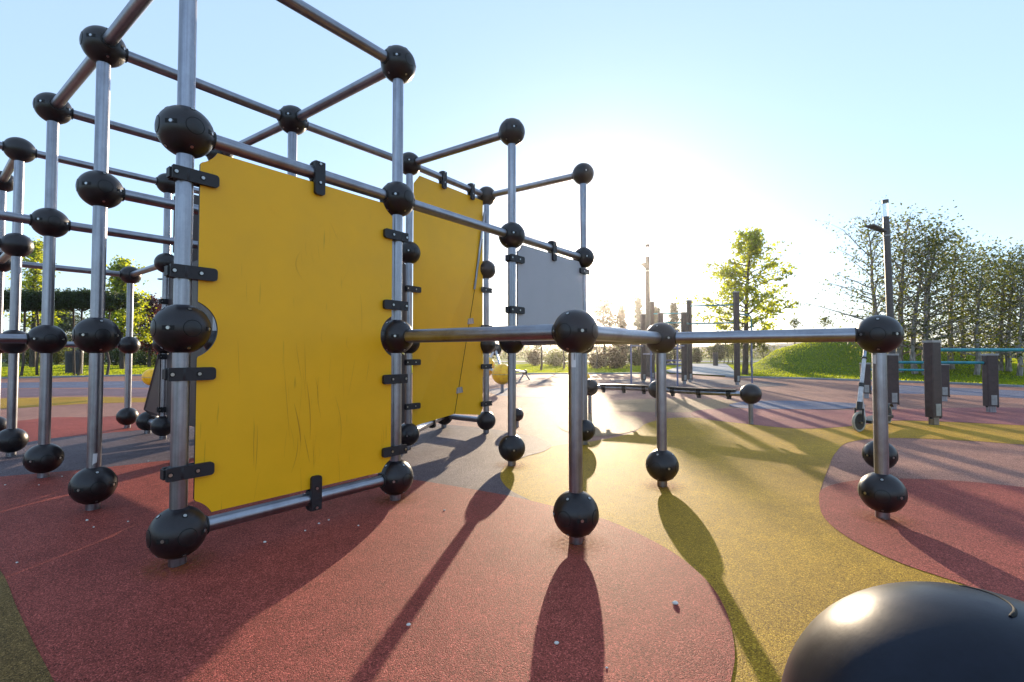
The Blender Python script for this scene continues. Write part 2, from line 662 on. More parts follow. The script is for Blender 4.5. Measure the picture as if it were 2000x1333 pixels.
patch("rubber_field", [(-400, 768), (0, 761), (150, 760), (330, 762), (420, 768), (330, 776), (180, 773), (0, 777), (-400, 786)], L1, M['mauve'])
patch("rubber_field", [(-300, 752), (0, 748), (170, 746), (330, 745), (460, 750), (330, 757), (150, 758), (0, 759), (-300, 764)], L1, M['blue'])
patch("rubber_field", [(1350, 808), (1375, 801), (1440, 799), (1520, 799), (1640, 802), (1760, 800), (1900, 797), (2000, 798), (2400, 815), (2400, 853), (2000, 832), (1830, 824),
                       (1740, 823), (1665, 833), (1560, 838), (1450, 828), (1375, 819)], L2, M['pink'])
patch("rubber_field", [(1425, 791), (1470, 784), (1560, 784), (1660, 788), (1690, 793), (1640, 800), (1540, 800), (1450, 798)], L3, M['blue'])
patch("rubber_field", [(1730, 752), (1850, 757), (2000, 764), (2300, 780), (2300, 800), (2000, 779), (1850, 771), (1740, 768), (1680, 758)], L1, M['blue'])
patch("rubber_field", [(1600, 975), (1606, 957), (1640, 945), (1700, 937), (1800, 937), (1900, 943), (2000, 953), (2400, 995), (2600, 1390), (2000, 1188), (1880, 1143),
                       (1750, 1098), (1652, 1049), (1608, 1010)], L2, M['red'])
patch("rubber_field", [(1120, 811), (1170, 808), (1235, 814), (1256, 828), (1236, 843), (1170, 853), (1110, 845), (1090, 828)], L2, M['cream'])
patch("rubber_field", [(960, 760), (1050, 757), (1130, 760), (1160, 768), (1120, 775), (1040, 776), (970, 772)], L1, M['blue'])
patch("rubber_field", [(1000, 744), (1060, 742), (1110, 746), (1090, 752), (1020, 752)], L1, M['grey'])
patch("rubber_field", [(1180, 784), (1300, 779), (1420, 782), (1440, 790), (1400, 799), (1330, 806), (1200, 803), (1150, 794)], L1, M['cream'])
patch("rubber_field", [(1200, 741), (1420, 742), (1540, 752), (1420, 757), (1250, 752)], L1, M['grey'])
for o in list(bpy.data.objects):
    if o.name.startswith("rubber_field"):
        o['kind'] = 'structure'

# paving path through the lawn
sheet("paved_path", pp, 0.05, M['concrete'])
sheet("cross_path", [(-60, 47), (90, 47), (90, 52), (-60, 52)], 0.07, M['concrete'])
# pale kerb edging between rubber and lawn
mb = MB()
for (x0, y0), (x1, y1) in zip(edge[:-6], edge[1:-5]):
    a, b = Vector((x0, y0, 0)), Vector((x1, y1, 0))
    n = Vector((-(b - a).y, (b - a).x, 0)).normalized() * 0.09
    if 6.5 < (x0 + x1) / 2 < 7.9:
        continue
    vs = [a - n, b - n, b + n, a + n]
    mb.add([(p.x, p.y, 0.0) for p in vs] + [(p.x, p.y, 0.05) for p in vs], [(4, 5, 6, 7), (0, 1, 5, 4), (2, 3, 7, 6), (1, 2, 6, 5), (3, 0, 4, 7)])
structure(mb.build("kerb", M['concrete']))

# distant hills
mb = MB()
for k, (Yh, top, x0, x1, seed) in enumerate(((230, 5.6, -420, 420, 1), (420, 11.5, -800, 800, 5))):
    n = 120
    vs = []
    for q in range(n + 1):
        x = x0 + (x1 - x0) * q / n
        h = top * (0.62 + 0.25 * math.sin(x * 0.011 + seed) + 0.13 * math.sin(x * 0.037 + seed * 2) + 0.05 * math.sin(x * 0.21))
        vs += [(x, Yh - 40, -0.5), (x, Yh, h), (x, Yh + 60, -0.5)]
    fs = []
    for q in range(n):
        a = q * 3
        fs += [(a, a + 3, a + 4, a + 1), (a + 1, a + 4, a + 5, a + 2)]
    mb.add(vs, fs, smooth=True)
structure(mb.build("hills", M['hill']))

# ------------------------------------------------------------ climbing frame
Z = [0.1325, 0.9325, 1.7259, 2.5169]
P = {
    'A': (-1.316, 1.876), 'P1': (-2.239, 2.540), 'P2': (-3.148, 3.188), 'P3': (-4.066, 3.846), 'P4': (-4.978, 4.556),
    'E': (0.281, 2.093), 'B': (-0.663, 2.701), 'Q': (-1.582, 3.353), 'Q2': (-2.48, 3.954), 'Q3': (-3.404, 4.618), 'Q4': (-4.324, 5.318),
    'G': (1.876, 2.408), 'F': (0.946, 2.990), 'C': (-0.001, 3.535), 'R': (-0.909, 4.134), 'HH': (2.556, 3.294),
    'D': (0.666, 4.366), 'S': (-0.272, 4.981), 'T': (-0.768, 5.35), 'U': (-3.81, 4.951), 'V': (-2.75, 5.46),
    'X2': (-3.81, 2.36), 'X3': (-4.73, 3.02),
}
top = {'A': 3, 'P1': 3, 'P2': 3, 'P3': 3, 'P4': 3, 'E': 1, 'B': 3, 'Q': 3, 'Q2': 3, 'Q3': 3, 'Q4': 2, 'G': 1, 'F': 1, 'C': 3, 'R': 3, 'HH': 1,
       'D': 3, 'S': 3, 'T': 3, 'U': 0, 'V': 3, 'X2': 3, 'X3': 3}
bars = [
    (3, 'A P1, P1 P2, P1 Q, A B, B Q, Q Q2, P2 Q2, Q R, R S, R C, S D, P3 Q3, P3 P4, P3 X3, S T, Q3 V'),
    (2, 'A B, B C, C D, P1 Q, P2 Q2, P2 X2, P3 P4, P4 Q4, Q4 Q3, P3 X3'),
    (1, 'P2 X2, P4 Q4, B E, E F, F G, C F, G HH'),
    (0, 'A B, R T, T S, Q3 U, Q3 V'),
]
frame = thing("climbing_frame", "steel pipe climbing frame with black ball joints and yellow panels on the rubber floor", "climbing frame", (P['B'][0], P['B'][1], 0))
FO = Vector(frame.location)
RB = 0.1
ball_me = MB().sphere((0, 0, 0), RB, 40, 24)
ball_me = ball_me.mesh("ball_joint", M['ball'])
# cap: shallow disc sitting in a ring, +x outward
mb = MB()
rr_ = [.0305, .026, .018, .009, .001]
mb.tube([(RB * math.cos(math.asin(q_ / RB)) + .0007, 0, 0) for q_ in rr_], rr_, 24)
mb.tube([Vector((RB - .0056, .0318 * math.cos(t_), .0318 * math.sin(t_))) for t_ in np.linspace(0, 2 * math.pi, 33)], .0016, 6, mi=1, caps=False)
cap_me = mb.mesh("cap", [M['cap'], M['slot']])
# slot: recess with bolt, +x outward
mb = MB()
mb.box((RB - .012, -.021, -.0085), (RB - .0009, .021, .0085))
slot_me = mb.mesh("slot", M['slot'])
mb = MB()
mb.tube([(RB - .006, 0, 0), (RB + .0022, 0, 0)], [0.0072, 0.0064], 12, smooth=False)
bolt_me = mb.mesh("bolt", M['bolt'])
mb = MB()
mb.tube([(0, 0, 0), (0, 0, 0.0022)], [0.0105, 0.009], 14, smooth=False)
cup_me = mb.mesh("bolt_recess", M['slot'])


def rotm(az, el=0, loc=(0, 0, 0)):
    return Matrix.Translation(loc) @ Matrix.Rotation(az, 4, 'Z') @ Matrix.Rotation(-el, 4, 'Y')


ga = math.atan2(0.827, 0.6605)      # azimuth of grid direction a
gb = math.atan2(0.6278, -0.9223)
conn = {}
for lv, s in bars:
    for pr in s.split(', '):
        p, q = pr.split()
        pa, pb = Vector(P[p]), Vector(P[q])
        d = (pb - pa).normalized()
        conn.setdefault((p, lv), []).append(math.atan2(d.y, d.x))
        conn.setdefault((q, lv), []).append(math.atan2(-d.y, -d.x))

postmesh = {}
for k, (x, y) in P.items():
    tl = top[k]
    zt = Z[tl]
    key = tl
    if key not in postmesh:
        postmesh[key] = MB().tube([(0, 0, -0.08), (0, 0, zt)], 0.0305, 32).mesh("post", M['post'])
    o = inst("post", postmesh[key], frame, Matrix.Translation(Vector((x, y, 0)) - FO) @ Matrix.Rotation(random.uniform(0, 6), 4, 'Z'))
    dist = math.hypot(x, y)
    view = math.atan2(-y, -x)
    for lv in range(tl + 1):
        spin = random.uniform(-.04, .04)
        ob = inst("ball_joint", ball_me, frame, Matrix.Translation(Vector((x, y, Z[lv])) - FO) @ Matrix.Rotation(spin, 4, 'Z'))
        if dist > 5.2 and lv > 0:
            continue
        c = conn.get((k, lv), [])
        ports = [ga, gb, ga + math.pi, gb + math.pi]

        def angd(a, b):
            return abs((a - b + math.pi) % (2 * math.pi) - math.pi)
        for n_, az in enumerate(ports):
            vis = angd(az, view) < R(100)
            used = any(angd(az, b) < 0.4 for b in c)
            if vis and not used:
                inst("cap", cap_me, ob, rotm(az))
            nxt = ports[(n_ + 1) % 4]
            mid = math.atan2(math.sin(az) + math.sin(nxt), math.cos(az) + math.cos(nxt))
            if angd(mid, view) < R(85) and dist < 4.6:
                inst("slot", slot_me, ob, rotm(mid))
                inst("bolt", bolt_me, ob, rotm(mid))
            if vis and dist < 4.0 and angd(az, view) < R(80):
                for el in (0.86, -0.86):
                    if abs(el) > 0:
                        mm = rotm(az, el)
                        inst("bolt_recess", cup_me, ob, mm @ Matrix.Translation((RB - .0012, 0, 0)) @ Matrix.Rotation(R(90), 4, 'Y'))
                        inst("bolt", bolt_me, ob, mm @ Matrix.Translation((-.0005, 0, 0)))

barcache = {}
collar_me = MB().tube([(0, 0, 0), (0.006, 0, 0)], 0.0385, 24).mesh("collar", M['black'])
for lv, s in bars:
    for pr in s.split(', '):
        p, q = pr.split()
        a, b = Vector((*P[p], Z[lv])), Vector((*P[q], Z[lv]))
        d = b - a
        L = d.length
        rr = 0.037 if (lv == 1 and p[0] in 'BEFGC') else 0.0305
        key = (round(L, 2), rr)
        if key not in barcache:
            barcache[key] = MB().tube([(0.085, 0, 0), (L - 0.085, 0, 0)], rr, 28).mesh("bar", M['bar'])
        mw = Matrix.Translation(a - FO) @ Matrix.Rotation(math.atan2(d.y, d.x), 4, 'Z') @ Matrix.Rotation(random.uniform(0, 6), 4, 'X')
        bo = inst("bar", barcache[key], frame, mw)
        inst("collar", collar_me, bo, Matrix.Translation((0.093, 0, 0)))
        inst("collar", collar_me, bo, Matrix.Translation((L - 0.099, 0, 0)))

MPQ = [M['panel_back'], M['panel_edge'], M['panel_back']]
HIDDEN_PANELS = (('Q', 'R', "panel with its back to the camera, hidden behind the near yellow one"), ('Q', 'Q2', "inner side panel behind the near yellow one"),
                 ('Q2', 'Q3', "farther inner side panel added for shade, reaching the far left post"))  # last panel, mostly hidden, is added to shade the ground at left
# clamps -------------------------------------------------------------
# local frame: z along the pipe, x towards the panel, -y towards the panel's front face


def rrect(x0, x1, z0, z1, r, n=5):
    out = []
    for cx, cz, a0 in ((x1 - r, z1 - r, 0), (x0 + .004, z1 - .004, 90), (x0 + .004, z0 + .004, 180), (x1 - r, z0 + r, 270)):
        rr_ = r if cx == x1 - r else .004
        for k in range(n + 1):
            t = R(a0 + 90 * k / n)
            out.append((cx + rr_ * math.cos(t), cz + rr_ * math.sin(t)))
    return out


mb = MB()
mb.tube([(0, 0, -.025), (0, 0, -.022), (0, 0, .022), (0, 0, .025)], [0.037, 0.039, 0.039, 0.037], 28)
mb.prism(rrect(-.052, .112, -.026, .026, .014)[::-1], -.0385, -.0215, 0, 0)
mb.prism(rrect(-.052, .100, -.024, .024, .012)[::-1], .0055, .0215, 0, 0)
mb.box((-.058, -.020, -.019), (-.036, .018, .019))
clamp_me = mb.mesh("clamp", M['clamp'])
cb_me = MB().tube([(0, -.0435, 0), (0, -.036, 0)], [.0065, .0072], 14, smooth=False).mesh("clamp_bolt", M['bolt'])
cr_me = MB().tube([(0, -.0392, 0), (0, -.034, 0)], [.0105, .0105], 16, smooth=False).mesh("bolt_recess", M['slot'])


def clamp(pos, xdir, zdir):
    X = Vector(xdir).normalized()
    Zd = Vector(zdir).normalized()
    Yd = Zd.cross(X).normalized()
    m = Matrix(((X.x, Yd.x, Zd.x, 0), (X.y, Yd.y, Zd.y, 0), (X.z, Yd.z, Zd.z, 0), (0, 0, 0, 1)))
    o = inst("clamp", clamp_me, frame, Matrix.Translation(Vector(pos) - FO) @ m)
    for x in (-.040, .052):
        inst("bolt_recess", cr_me, o, Matrix.Translation((x, 0, 0)))
        inst("bolt", cb_me, o, Matrix.Translation((x, .0015, 0)))
    return o


def panel_outline(L, zlo, zhi, balls, s0=.048, s1=.048, bt=.052, bb=.052, Rc=.122):
    """outline in (x,z) with circular bites around the balls (x, z)"""
    xa, xb = s0, L - s1
    za, zb = zlo + bb, zhi - bt
    pts = []

    def side(x, sgn, zs):
        out = []
        for z in zs:
            xx = x
            for (bx, bz) in balls:
                if abs(bx - x) < Rc and abs(z - bz) < Rc:
                    w = math.sqrt(Rc * Rc - (z - bz) ** 2)
                    if sgn > 0:
                        xx = max(xx, bx + w)
                    else:
                        xx = min(xx, bx - w)
            out.append((xx, z))
        return out
    zs = np.linspace(za, zb, 181)
    left = side(xa, 1, zs)
    right = side(xb, -1, zs)
    return left + right[::-1]


def panel(p, q, zlo, zhi, mats, label=None, yoff=-.012, th=.012, lv=(0, 1, 2), **kw):
    a, b = Vector((*P[p], 0)), Vector((*P[q], 0))
    d = b - a
    L = d.length
    balls = [(0, Z[k]) for k in lv] + [(L, Z[k]) for k in lv]
    out = panel_outline(L, zlo, zhi, balls, **kw)
    mb = MB()
    # strips, so the concave outline stays clean
    n = len(out) // 2
    lft, rgt = out[:n], out[n:][::-1]
    for y, flip in ((yoff - th / 2, False), (yoff + th / 2, True)):
        vs = []
        for (x0, z0), (x1, z1) in zip(lft, rgt):
            vs += [(x0, y, z0), (x1, y, z1)]
        fs = [(2 * k, 2 * k + 1, 2 * k + 3, 2 * k + 2) for k in range(n - 1)]
        if flip:
            fs = [f[::-1] for f in fs]
        mb.add(vs, fs, 0 if not flip else 2)
    m_ = len(out)
    vs = [(x, yoff - th / 2, z) for x, z in out] + [(x, yoff + th / 2, z) for x, z in out]
    mb.add(vs, [(k, k + m_, (k + 1) % m_ + m_, (k + 1) % m_) for k in range(m_)], 1)
    o = mb.build("panel", mats, frame)
    o.matrix_local = Matrix.Translation(a - FO) @ Matrix.Rotation(math.atan2(d.y, d.x), 4, 'Z')
    if label:
        o['label'] = label
    return o


MP = [M['panel'], M['panel_edge'], M['panel_back']]
panel('A', 'B', Z[0], Z[2], MP, "large yellow climbing panel with scratches, nearest the camera")
# scuff strokes on the near panel
_a = Vector((*P['A'], 0))
_d = Vector((P['B'][0] - P['A'][0], P['B'][1] - P['A'][1], 0))
_L = _d.length
_n = Vector((_d.y, -_d.x, 0)).normalized()
srnd = random.Random(77)


def stroke(mb, x, z, dx, dz, w, bend=0.0):
    n = 8
    vs = []
    for k in range(n + 1):
        t = k / n
        px = x + dx * t + bend * math.sin(math.pi * t)
        pz = z + dz * t
        ww = .8 * w * (math.sin(math.pi * min(.97, max(.03, t))) ** .6)
        vs += [(px - ww, -.0186, pz), (px + ww, -.0186, pz)]
    mb.add(vs, [(2 * k, 2 * k + 1, 2 * k + 3, 2 * k + 2) for k in range(n)])


mb = MB()
for (x, z, dx, dz, w, bend) in ((.27, .50, .004, -.16, .0012, 0), (.285, .52, -.004, -.2, .0014, .003), (.45, .60, .035, -.20, .0022, .006), (.47, .44, -.03, -.16, .0014, .01),
                                (.51, .70, .02, -.28, .0018, .008), (.50, .45, .03, -.14, .0015, 0), (.57, .72, .015, -.2, .0011, -.01), (.66, .62, .03, -.26, .0013, .018),
                                (.40, .78, .03, -.33, .0010, 0), (.80, 1.15, .01, -.2, .0009, .005), (.47, 1.32, .02, -.14, .0012, -.03), (.62, 1.5, .05, -.09, .0008, 0),
                                (.33, 1.15, .16, .01, .0008, .0), (.86, .80, -.02, -.12, .0009, 0), (.2, .9, .01, -.2, .0007, 0)):
    stroke(mb, x, z, dx, dz, w, bend)
for k in range(20):
    stroke(mb, srnd.gauss(.52, .17), srnd.uniform(.28, 1.0), srnd.gauss(0, .018), -srnd.uniform(.04, .22), srnd.uniform(.0004, .0010), srnd.gauss(0, .006))
for k in range(14):
    stroke(mb, srnd.uniform(.12, .9), srnd.uniform(.9, 1.6), srnd.gauss(0, .05), -srnd.uniform(.02, .1), srnd.uniform(.0003, .0007), srnd.gauss(0, .01))
M['scuff'] = mat("brown_scuff", (0.50, 0.23, 0.006), rough=0.6)
o = mb.build("scuff_marks", M['scuff'], frame)
o['kind'] = 'stuff'
o.matrix_local = Matrix.Translation(_a - FO) @ Matrix.Rotation(math.atan2(_d.y, _d.x), 4, 'Z')

# rusty stains on the rubber round some feet
ms = bpy.data.materials.new("rust_stain")
ms.use_nodes = True
b_ = bsdf(ms)
b_.inputs["Base Color"].default_value = (0.40, 0.10, 0.02, 1)
b_.inputs["Roughness"].default_value = 0.8
co_ = coords(ms)
ln = nd(ms, "ShaderNodeVectorMath", operation='LENGTH')
lk(ms, co_, ln.inputs[0])
nn = nd(ms, "ShaderNodeTexNoise")
nn.inputs["Scale"].default_value = 45
nn.inputs["Detail"].default_value = 6
lk(ms, co_, nn.inputs["Vector"])
mr = nd(ms, "ShaderNodeMapRange")
mr.inputs[1].default_value = .03
mr.inputs[2].default_value = .16
mr.inputs[3].default_value = .85
mr.inputs[4].default_value = 0.0
lk(ms, ln.outputs["Value"], mr.inputs[0])
mu = nd(ms, "ShaderNodeMath", operation='MULTIPLY')
lk(ms, mr.outputs[0], mu.inputs[0])
lk(ms, ramp(ms, nn.outputs[0], [(.38, (0, 0, 0)), (.62, (1, 1, 1))]), mu.inputs[1])
lk(ms, mu.outputs[0], b_.inputs["Alpha"])
for k_ in ('E', 'C', 'G', 'A', 'B', 'F'):
    o = sheet("rust_stain", [(.17 * math.cos(t_), .17 * math.sin(t_)) for t_ in np.linspace(0, 2 * math.pi, 29)[:-1]], 0, ms)
    o.location = (*P[k_], .0085)

dirAB = (Vector(P['B']) - Vector(P['A'])).normalized()
dAB = Vector((dirAB.x, dirAB.y, 0))


def z_at(v, Y):
    return W(1000, v, Y).z


for v in (345, 533, 731, 922):
    clamp((*P['A'], z_at(v, P['A'][1])), dAB, (0, 0, 1))
for v in (464, 598, 740, 878):
    # mirrored: on the far post the tongue points back; keep the front face towards the camera
    X = -dAB
    Zd = Vector((0, 0, -1))
    clamp((*P['B'], z_at(v, P['B'][1])), X, Zd)
ab = lambda t, z: (P['A'][0] + (P['B'][0] - P['A'][0]) * t, P['A'][1] + (P['B'][1] - P['A'][1]) * t, z)
clamp(ab(.53, Z[2]), (0, 0, -1), dAB)
clamp(ab(.53, Z[0]), (0, 0, 1), -dAB)

for p_, q_, l_ in HIDDEN_PANELS:
    panel(p_, q_, Z[0], Z[2], MPQ, l_)
# low panel between C and D
panel('C', 'D', Z[1], Z[2], [M['panel_hazed'], M['panel_edge'], M['panel_hazed']], "grey half height panel in front of the sun, colour paled for haze", lv=(1, 2))
dCD = Vector((P['D'][0] - P['C'][0], P['D'][1] - P['C'][1], 0)).normalized()
for v in (506, 606):
    clamp((*P['C'], z_at(v, P['C'][1])), dCD, (0, 0, 1))
    clamp((*P['D'], z_at(v + 26, P['D'][1])), -dCD, (0, 0, -1))
clamp(((P['C'][0] + P['D'][0]) / 2, (P['C'][1] + P['D'][1]) / 2, Z[2]), (0, 0, -1), dCD)


def folded(name, pts, tris, mats, label, th=.012, away=(0, 1, 0)):
    """board built from flat triangles, given real thickness"""
    mb = MB()
    off = Vector(away).normalized() * th
    V_ = [Vector(p) - FO for p in pts]
    n = len(V_)
    mb.add(V_, tris, 0)
    mb.add([p + off for p in V_], [t[::-1] for t in tris], 2)
    from collections import Counter
    es = Counter()
    for t in tris:
        for k in range(len(t)):
            es[frozenset((t[k], t[(k + 1) % len(t)]))] += 1
    allv = V_ + [p + off for p in V_]
    side = []
    for t in tris:
        for k in range(len(t)):
            e = (t[k], t[(k + 1) % len(t)])
            if es[frozenset(e)] == 1:
                side.append((e[0], e[0] + n, e[1] + n, e[1]))
    mb.add(allv, side, 1)
    o = mb.build(name, mats, frame)
    if label:
        o['label'] = label
    return o


MPF = [M['panel_far'], M['panel_edge'], M['panel_back']]
Rp, Sp, Tp = Vector(P['R']), Vector(P['S']), Vector(P['T'])
dRS = (Sp - Rp).normalized()


def onRS(s, z):
    q = Rp + dRS * s + Vector((0, 0))
    return (q.x, q.y - .01, z)


LRS = (Sp - Rp).length
seam_hi = onRS(LRS - .06, W(938, 470, P['S'][1]).z)
tq = onRS(LRS * .55, 0.24)
tq = (tq[0] - .01, tq[1] + .09, tq[2])
pts = [onRS(.05, Z[3] - .16), onRS(.12, Z[3] - .07), onRS(LRS - .06, Z[3] - .07), seam_hi, tq, onRS(.05, Z[0] + .06)]
folded("panel", pts, [(5, 4, 3, 0), (0, 3, 2, 1)], MPF, "tall yellow folded climbing panel behind the near one")
pts = [seam_hi, tq, onRS(LRS - .10, Z[0] + .07), onRS(LRS - .055, Z[0] + .13)]
folded("panel", pts, [(0, 1, 2, 3)], MPF, "triangular yellow wing panel beside the tall folded one")
MB().tube([Vector(seam_hi) - FO + Vector((0, -.001, 0)), Vector(tq) - FO + Vector((0, -.001, 0))], .0035, 6).build("seam_joint", M['slot'], frame)
# hinge plates across the seam
for (u, v) in ((903, 633), (878, 756)):
    t = (tq[2] - W(0, v, 5.2).z) / (tq[2] - seam_hi[2])
    c = Vector(tq).lerp(Vector(seam_hi), max(0.0, min(1, t)))
    mb = MB().box((-.045, -.006, -.028), (.045, .0, .028))
    o = mb.build("hinge_plate", M['post'], frame)
    o.matrix_local = Matrix.Translation(c + Vector((0, -.012, 0)) - FO) @ Matrix.Rotation(R(25), 4, 'Z') @ Matrix.Rotation(R(-10), 4, 'Y')
# steel strip down the upper seam
mb = MB()
ctop = Vector(seam_hi)
mb.tube([ctop + Vector((.02, -.02, .28)) - FO, ctop.lerp(Vector(tq), .3) + Vector((0, -.02, 0)) - FO], .012, 8)
mb.build("seam_strip", M['post'], frame)
dRS3 = Vector((dRS.x, dRS.y, 0))
for v in (565, 588 - 40, 652, 708, 794):
    clamp((*P['R'], z_at(v, P['R'][1])), dRS3, (0, 0, 1)) if v != 548 else None
for v in (568, 641, 716, 788):
    clamp((*P['S'], z_at(v, P['S'][1])), -dRS3, (0, 0, -1))
for t in (.38, .76):
    q = Rp.lerp(Sp, t)
    clamp((q.x, q.y, Z[3]), (0, 0, -1), dRS3)
q = Rp.lerp(Tp, .6)
dRT = Vector((Tp.x - Rp.x, Tp.y - Rp.y, 0)).normalized()
clamp((q.x, q.y, Z[0]), (0, 0, 1), -dRT)

# brown panel far left, seen from its back, with a wing to the outer ball
MBk = [M['panel_back'], M['panel_edge'], M['panel_back']]
panel('Q3', 'V', Z[0], Z[3], MBk, "dark grey back of a tall panel behind the nearest post", lv=(0, 1, 2, 3))
Q3v, Uv = Vector((*P['Q3'], 0)), Vector((*P['U'], 0))
w0 = Q3v + Vector((-.02, -.03, 0))
pts = [(w0.x, w0.y, Z[1] + .0), (Uv.x + .02, Uv.y - .09, Z[0] + .13), (Uv.x + .1, Uv.y - .09, Z[0] + .06), (w0.x, w0.y, Z[0] + .1)]
folded("panel", pts, [(0, 1, 2, 3)], MBk, "brown triangular wing panel at the far left post")
dQV = Vector((P['V'][0] - P['Q3'][0], P['V'][1] - P['Q3'][1], 0)).normalized()
for v in (470, 590, 697, 800):
    clamp((*P['Q3'], z_at(v, P['Q3'][1])), dQV, (0, 0, 1))
clamp((*P['Q2'], Z[3] - .13), Vector((-dAB.y, dAB.x, 0)), (0, 0, 1))


# stickers on posts
def sticker(key, z, w, h, az, lines=0, tilt=0.0, r=.0312):
    mb = MB()
    n = 6
    vs, fs = [], []
    for k in range(n + 1):
        t = az + (k / n - .5) * w / r
        vs += [(r * math.cos(t), r * math.sin(t), -h / 2), (r * math.cos(t), r * math.sin(t), h / 2)]
    fs = [(2 * k, 2 * k + 2, 2 * k + 3, 2 * k + 1) for k in range(n)]
    mb.add(vs, fs, 0)
    for k in range(lines):
        zz = h * .42 - k * h * .028
        hh = h * .009 * (1 + (k * 7 % 3) * .5)
        a0, a1 = az + .05 * w / r, az + .38 * w / r
        rr_ = r + .0006
        mb.add([(rr_ * math.cos(a0), rr_ * math.sin(a0), zz), (rr_ * math.cos(a1), rr_ * math.sin(a1), zz),
                (rr_ * math.cos(a1), rr_ * math.sin(a1), zz + hh), (rr_ * math.cos(a0), rr_ * math.sin(a0), zz + hh)], [(0, 1, 2, 3)], 1)
    o = mb.build("sticker", [M['sticker'], M['ink']], frame)
    o.matrix_local = Matrix.Translation(Vector((*P[key], z)) - FO) @ Matrix.Rotation(tilt, 4, 'Y')
    return o


sticker('E', W(0, 703, 2.09).z, .021, .066, math.atan2(-2.093, -.281) + -.25, lines=16)
sticker('P1', W(0, 897, 2.54).z, .018, .07, math.atan2(-2.54, 2.239) + .1, tilt=.06)
sticker('G', W(0, 702, 2.41).z, .02, .045, math.atan2(-2.408, -1.876) - .75)
sticker('HH', .5, .02, .045, math.atan2(-3.3, -2.5))

# ------------------------------------------------------------ low balance beam
N3 = Gd(1468, 829)
yb = N3.y
bz = W(0, 770, yb).z
nodes = [W(1466, 770, yb), W(1284, 766, 6.32), W(1152, 763, 6.75), W(1004, 800, 4.4)]
beam = thing("balance_beam", "low balance beam with flat top boards between black ball posts behind the climbing frame", "balance beam", (nodes[1].x, nodes[1].y, 0))
BO = Vector(beam.location)
for n_ in nodes[:3]:
    n_.z = bz
nodes = nodes[:3]
for n_ in nodes:
    inst("post", MB().tube([(0, 0, -.05), (0, 0, n_.z)], .027, 20).mesh("post", M['post']), beam, Matrix.Translation(Vector((n_.x, n_.y, 0)) - BO))
    inst("ball_joint", ball_me, beam, Matrix.Translation(n_ - BO) @ Matrix.Scale(1.45 if n_.x > 3 else 1.2, 4))
for a_, b_ in ((0, 1), (1, 2)):
    a, b = nodes[a_], nodes[b_]
    d = (b - a).normalized()
    n_ = Vector((-d.y, d.x, 0))
    sag = n_ * (.10 if a_ == 0 else -.08)
    pts = [a.lerp(b, t) + sag * math.sin(t * math.pi) for t in np.linspace(0.05, .95, 12)]
    MB().tube([p - BO for p in pts], .03, 16).build("pipe", M['bar'], beam)
    mb = MB()
    for s in (.024, .037):
        pass
    vs, fs = [], []
    for p in pts[1:-1]:
        vs += [p - BO + n_ * .05 + Vector((0, 0, .034)), p - BO - n_ * .05 + Vector((0, 0, .034)), p - BO - n_ * .05 + Vector((0, 0, .05)), p - BO + n_ * .05 + Vector((0, 0, .05))]
    for k in range(len(pts) - 3):
        for e in range(4):
            fs.append((4 * k + e, 4 * k + (e + 1) % 4, 4 * k + 4 + (e + 1) % 4, 4 * k + 4 + e))
    fs += [(0, 1, 2, 3), tuple(len(vs) - 4 + e for e in (3, 2, 1, 0))]
    mb.add(vs, fs)
    mb.build("tread_board", M['black'], beam)
    for t in (.2, .5, .8):
        c = a.lerp(b, t) + sag * math.sin(t * math.pi)
        mb = MB().tube([-d * .025, d * .025], .042, 14)
        mb.box((-.02, -.02, -.07), (.02, .02, -.03))
        o = mb.build("bracket", M['clamp'], beam)
        o.matrix_local = Matrix.Translation(c - BO)

# lone small ball beyond the C post
t = W(1010, 833, 5.4)
lone = thing("ball_post", "short post with small black ball peeping out behind the middle steel post", "ball post", (t.x, t.y, 0))
MB().tube([(0, 0, -.04), (0, 0, .12)], .02, 14).build("post", M['post'], lone)
inst("ball_joint", ball_me, lone, Matrix.Translation((0.0, 0, .15 - 0.01)) @ Matrix.Scale(.75, 4))

# ------------------------------------------------------------ big near ball, bottom right
bp = Vector((0.2568, 0.2585, 0.5989))
near = thing("ball_post", "large glossy black ball in the bottom right corner close to the camera", "ball post", (bp.x, bp.y, 0))
mb = MB().sphere((0, 0, bp.z), .1, 72, 40, sq=(1.0, 1.0, 1.0))
nb = mb.build("ball", M['bigball'], near)
MB().tube([(0, 0, -.05), (0, 0, bp.z - .07)], .0305, 24).build("post", M['post'], near)
mb = MB()
ax = Vector((.90, .43, .0)).normalized()
sx = ax.cross(Vector((0, 0, 1))).normalized()
C3 = Vector((0, 0, bp.z))
ns = []
for u_, v_ in ((1873, 1144), (1950, 1166), (1973, 1205)):
    rd = (W(u_, v_, 1.0) - cam.location).normalized()
    oc = cam.location - (near.location + C3)
    tt = -rd.dot(oc) - math.sqrt(max(0, rd.dot(oc) ** 2 - oc.dot(oc) + .1 ** 2))
    ns.append((oc + rd * tt).normalized())
sa = (ns[1] - ns[0]).cross(ns[2] - ns[0]).normalized()
ca = ns[0].dot(sa)
e1 = sa.cross(Vector((0, 0, 1))).normalized()
e2 = sa.cross(e1)
angs = [math.atan2(q_.dot(e2), q_.dot(e1)) for q_ in ns]
a0_ = angs[0]
a2_ = a0_ + ((angs[2] - a0_ + math.pi) % (2 * math.pi) - math.pi)
ring = [C3 + sa * .1 * ca + (e1 * math.cos(t_) + e2 * math.sin(t_)) * .1 * math.sqrt(1 - ca * ca) for t_ in np.linspace(a0_, a2_, 24)]
mb.tube(ring, [.0003] + [.0006] * 16 + [.0008, .0009, .001, .0012, .0013, .0012, .0008], 6, caps=False)
mb.build("seam_groove", M['slot'], near)
